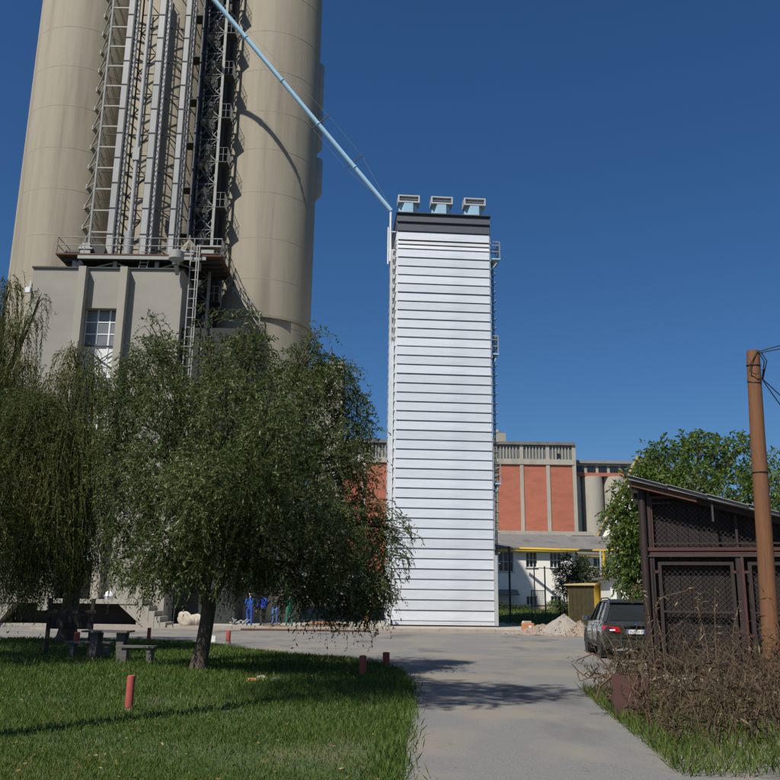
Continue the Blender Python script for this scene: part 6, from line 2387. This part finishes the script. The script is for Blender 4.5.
# bollards round the lawn
def bollard(px_, py_, h, r, label, tilt=0.0):
    q = G(px_, py_, .03)
    t = thing('bollard', label, 'bollard', q, group='red bollards round the lawn')
    top = q + Vector((tilt * h, 0, h))
    MB().tube([q, q.lerp(top, .93), q.lerp(top, .985), top], [r, r, r * .93, r * .6], 14).build('post', 'bollard_red', t, smooth=True)
    MB().tube([q + Vector((0, 0, -.02)), q + Vector((0, 0, .05))], r * 1.25, 12).build('foot', 'kerb_concrete', t)


bollard(128.5, 712, .50, .058, 'short red bollard at the bottom edge of the lawn, nearest of all')
bollard(363, 677.5, .45, .075, 'red bollard in shade at the lawn corner, left of a pair', -.03)
bollard(386, 667.5, .36, .085, 'red bollard in shade at the lawn corner, right of a pair')
bollard(228, 643, .44, .085, 'sunlit red bollard at the road edge behind the tree trunk')
bollard(148.5, 640.5, .46, .07, 'dark red bollard behind the right end of the bench')
bollard(76, 647, .46, .09, 'dark red bollard in shade below the willow')

# picnic table and bench in the shade
TBY = 22.6
q = G(112, 655, .045)
pt_ = thing('picnic_table', 'weathered picnic table in the shade of the willow', 'table', (q.x, TBY, .045))
tx0, tx1 = P(86, 632, TBY).x, P(131, 632, TBY).x
for k in range(4):
    MB().box(tx0, tx1, TBY - .36 + k * .185, TBY - .36 + k * .185 + .17, .74, .785).build('top_board', 'grey_wood', pt_)
for xx in (tx0 + .28, tx1 - .2):
    MB().prism([(xx - .06, TBY - .22, .045), (xx + .06, TBY - .22, .045), (xx + .10, TBY - .22, .735), (xx - .10, TBY - .22, .735)], (0, .10, 0)).build('leg', 'grey_wood', pt_)
    MB().prism([(xx - .06, TBY + .14, .045), (xx + .06, TBY + .14, .045), (xx + .10, TBY + .14, .735), (xx - .10, TBY + .14, .735)], (0, .10, 0)).build('leg', 'grey_wood', pt_)


def bench(px0, px1, Y, label):
    x0_, x1_ = P(px0, 642, Y).x, P(px1, 642, Y).x
    t = thing('plank_bench', label, 'bench', ((x0_ + x1_) / 2, Y, .045), group='plank benches on the lawn')
    for k in range(2):
        MB().box(x0_, x1_, Y - .17 + k * .18, Y - .17 + k * .18 + .165, .42, .465).build('seat_board', 'grey_wood', t)
    for xx in (x0_ + .2, x1_ - .12):
        MB().box(xx - .06, xx + .06, Y - .13, Y + .14, .045, .418).build('leg', 'grey_wood', t)


bench(118, 156, TBY - .75, 'plank bench right of the picnic table, its end in the sun')
bench(66, 112, TBY + .85, 'plank bench behind the picnic table under the willow')
# barbecue frame under the willow, shade put into its dark wood
xb_, yb_ = P(48, 630, 24).x, 24.0
bf = thing('sign_frame', 'dark post frame with a small cross board standing under the willow', 'frame', (xb_, yb_, .045))
for xx in (xb_, xb_ + 1.15):
    MB().bar((xx, yb_, .045), (xx, yb_, 1.55), .09, .09).build('post', 'shaded_wood', bf)
MB().bar((xb_ - .1, yb_, 1.2), (xb_ + 1.25, yb_, 1.2), .08, .09).build('cross_bar', 'shaded_wood', bf)
MB().box(xb_ + .05, xb_ + 1.1, yb_ - .02, yb_ + .02, .75, 1.1).build('board', 'shaded_wood', bf)

# rusty sheet, dry branch and stones in the foreground
a_, c_ = P(613, 668, 13.2), P(648, 668, 13.0)
b = MB().prism([(a_.x, 13.2, .0), (c_.x, 13.0, .0), (c_.x, 13.05, .60), (a_.x - .02, 13.25, .62)], (.01, .03, 0))
one('rusty_sheet', b, 'shed_red', 'rusty maroon metal sheet standing low among the dry weeds', 'sheet', ((a_.x + c_.x) / 2, 13.1, 0))
br = thing('dry_branch', 'broken dry branch arching over the road edge by the weeds', 'branch', G(610, 682))
YB = 13.4
for pts_, r_ in (([(612, 676), (607, 666), (598, 656), (592, 654), (577, 660)], .016), ([(592, 654), (584, 650)], .010), ([(607, 673), (598, 677), (588, 678), (578, 671), (572, 664)], .013), ([(588, 678), (580, 681), (577, 672)], .011), ([(612, 676), (600, 686), (596, 700)], .018)):
    MB().tube([P(a, c, YB) for a, c in pts_], [r_ * (1 - .5 * i / len(pts_)) for i in range(len(pts_))], 6).build('twig', 'branch_wood', br)
for (px_, py_, s, m, lab) in ((262, 680, .10, 'gravel_grain', 'pale stone in the grass, bigger of the two near the trunk'), (252, 682, .09, 'block_orange', 'orange brick fragment in the grass beside the pale stone'),
                              (277, 681, .08, 'gravel_grain', 'pale flat stone in the grass, right of the pale bigger stone')):
    q = G(px_, py_, .05)
    bm = bmesh.new()
    bmesh.ops.create_icosphere(bm, subdivisions=2, radius=s)
    for v in bm.verts:
        v.co = Vector((v.co.x * 1.3, v.co.y, v.co.z * .7)) * random.uniform(.85, 1.1)
    me = bpy.data.meshes.new('stone')
    bm.to_mesh(me)
    bm.free()
    me.materials.append(MATS[m])
    o = link('stone', me)
    o.location = q + Vector((0, 0, s * .3))
    tag(o, lab, 'stone', 'stones in the grass')

# ------------------------------------------------------------------ tidy up
for o in bpy.data.objects:
    if '_world' in o:
        del o['_world']
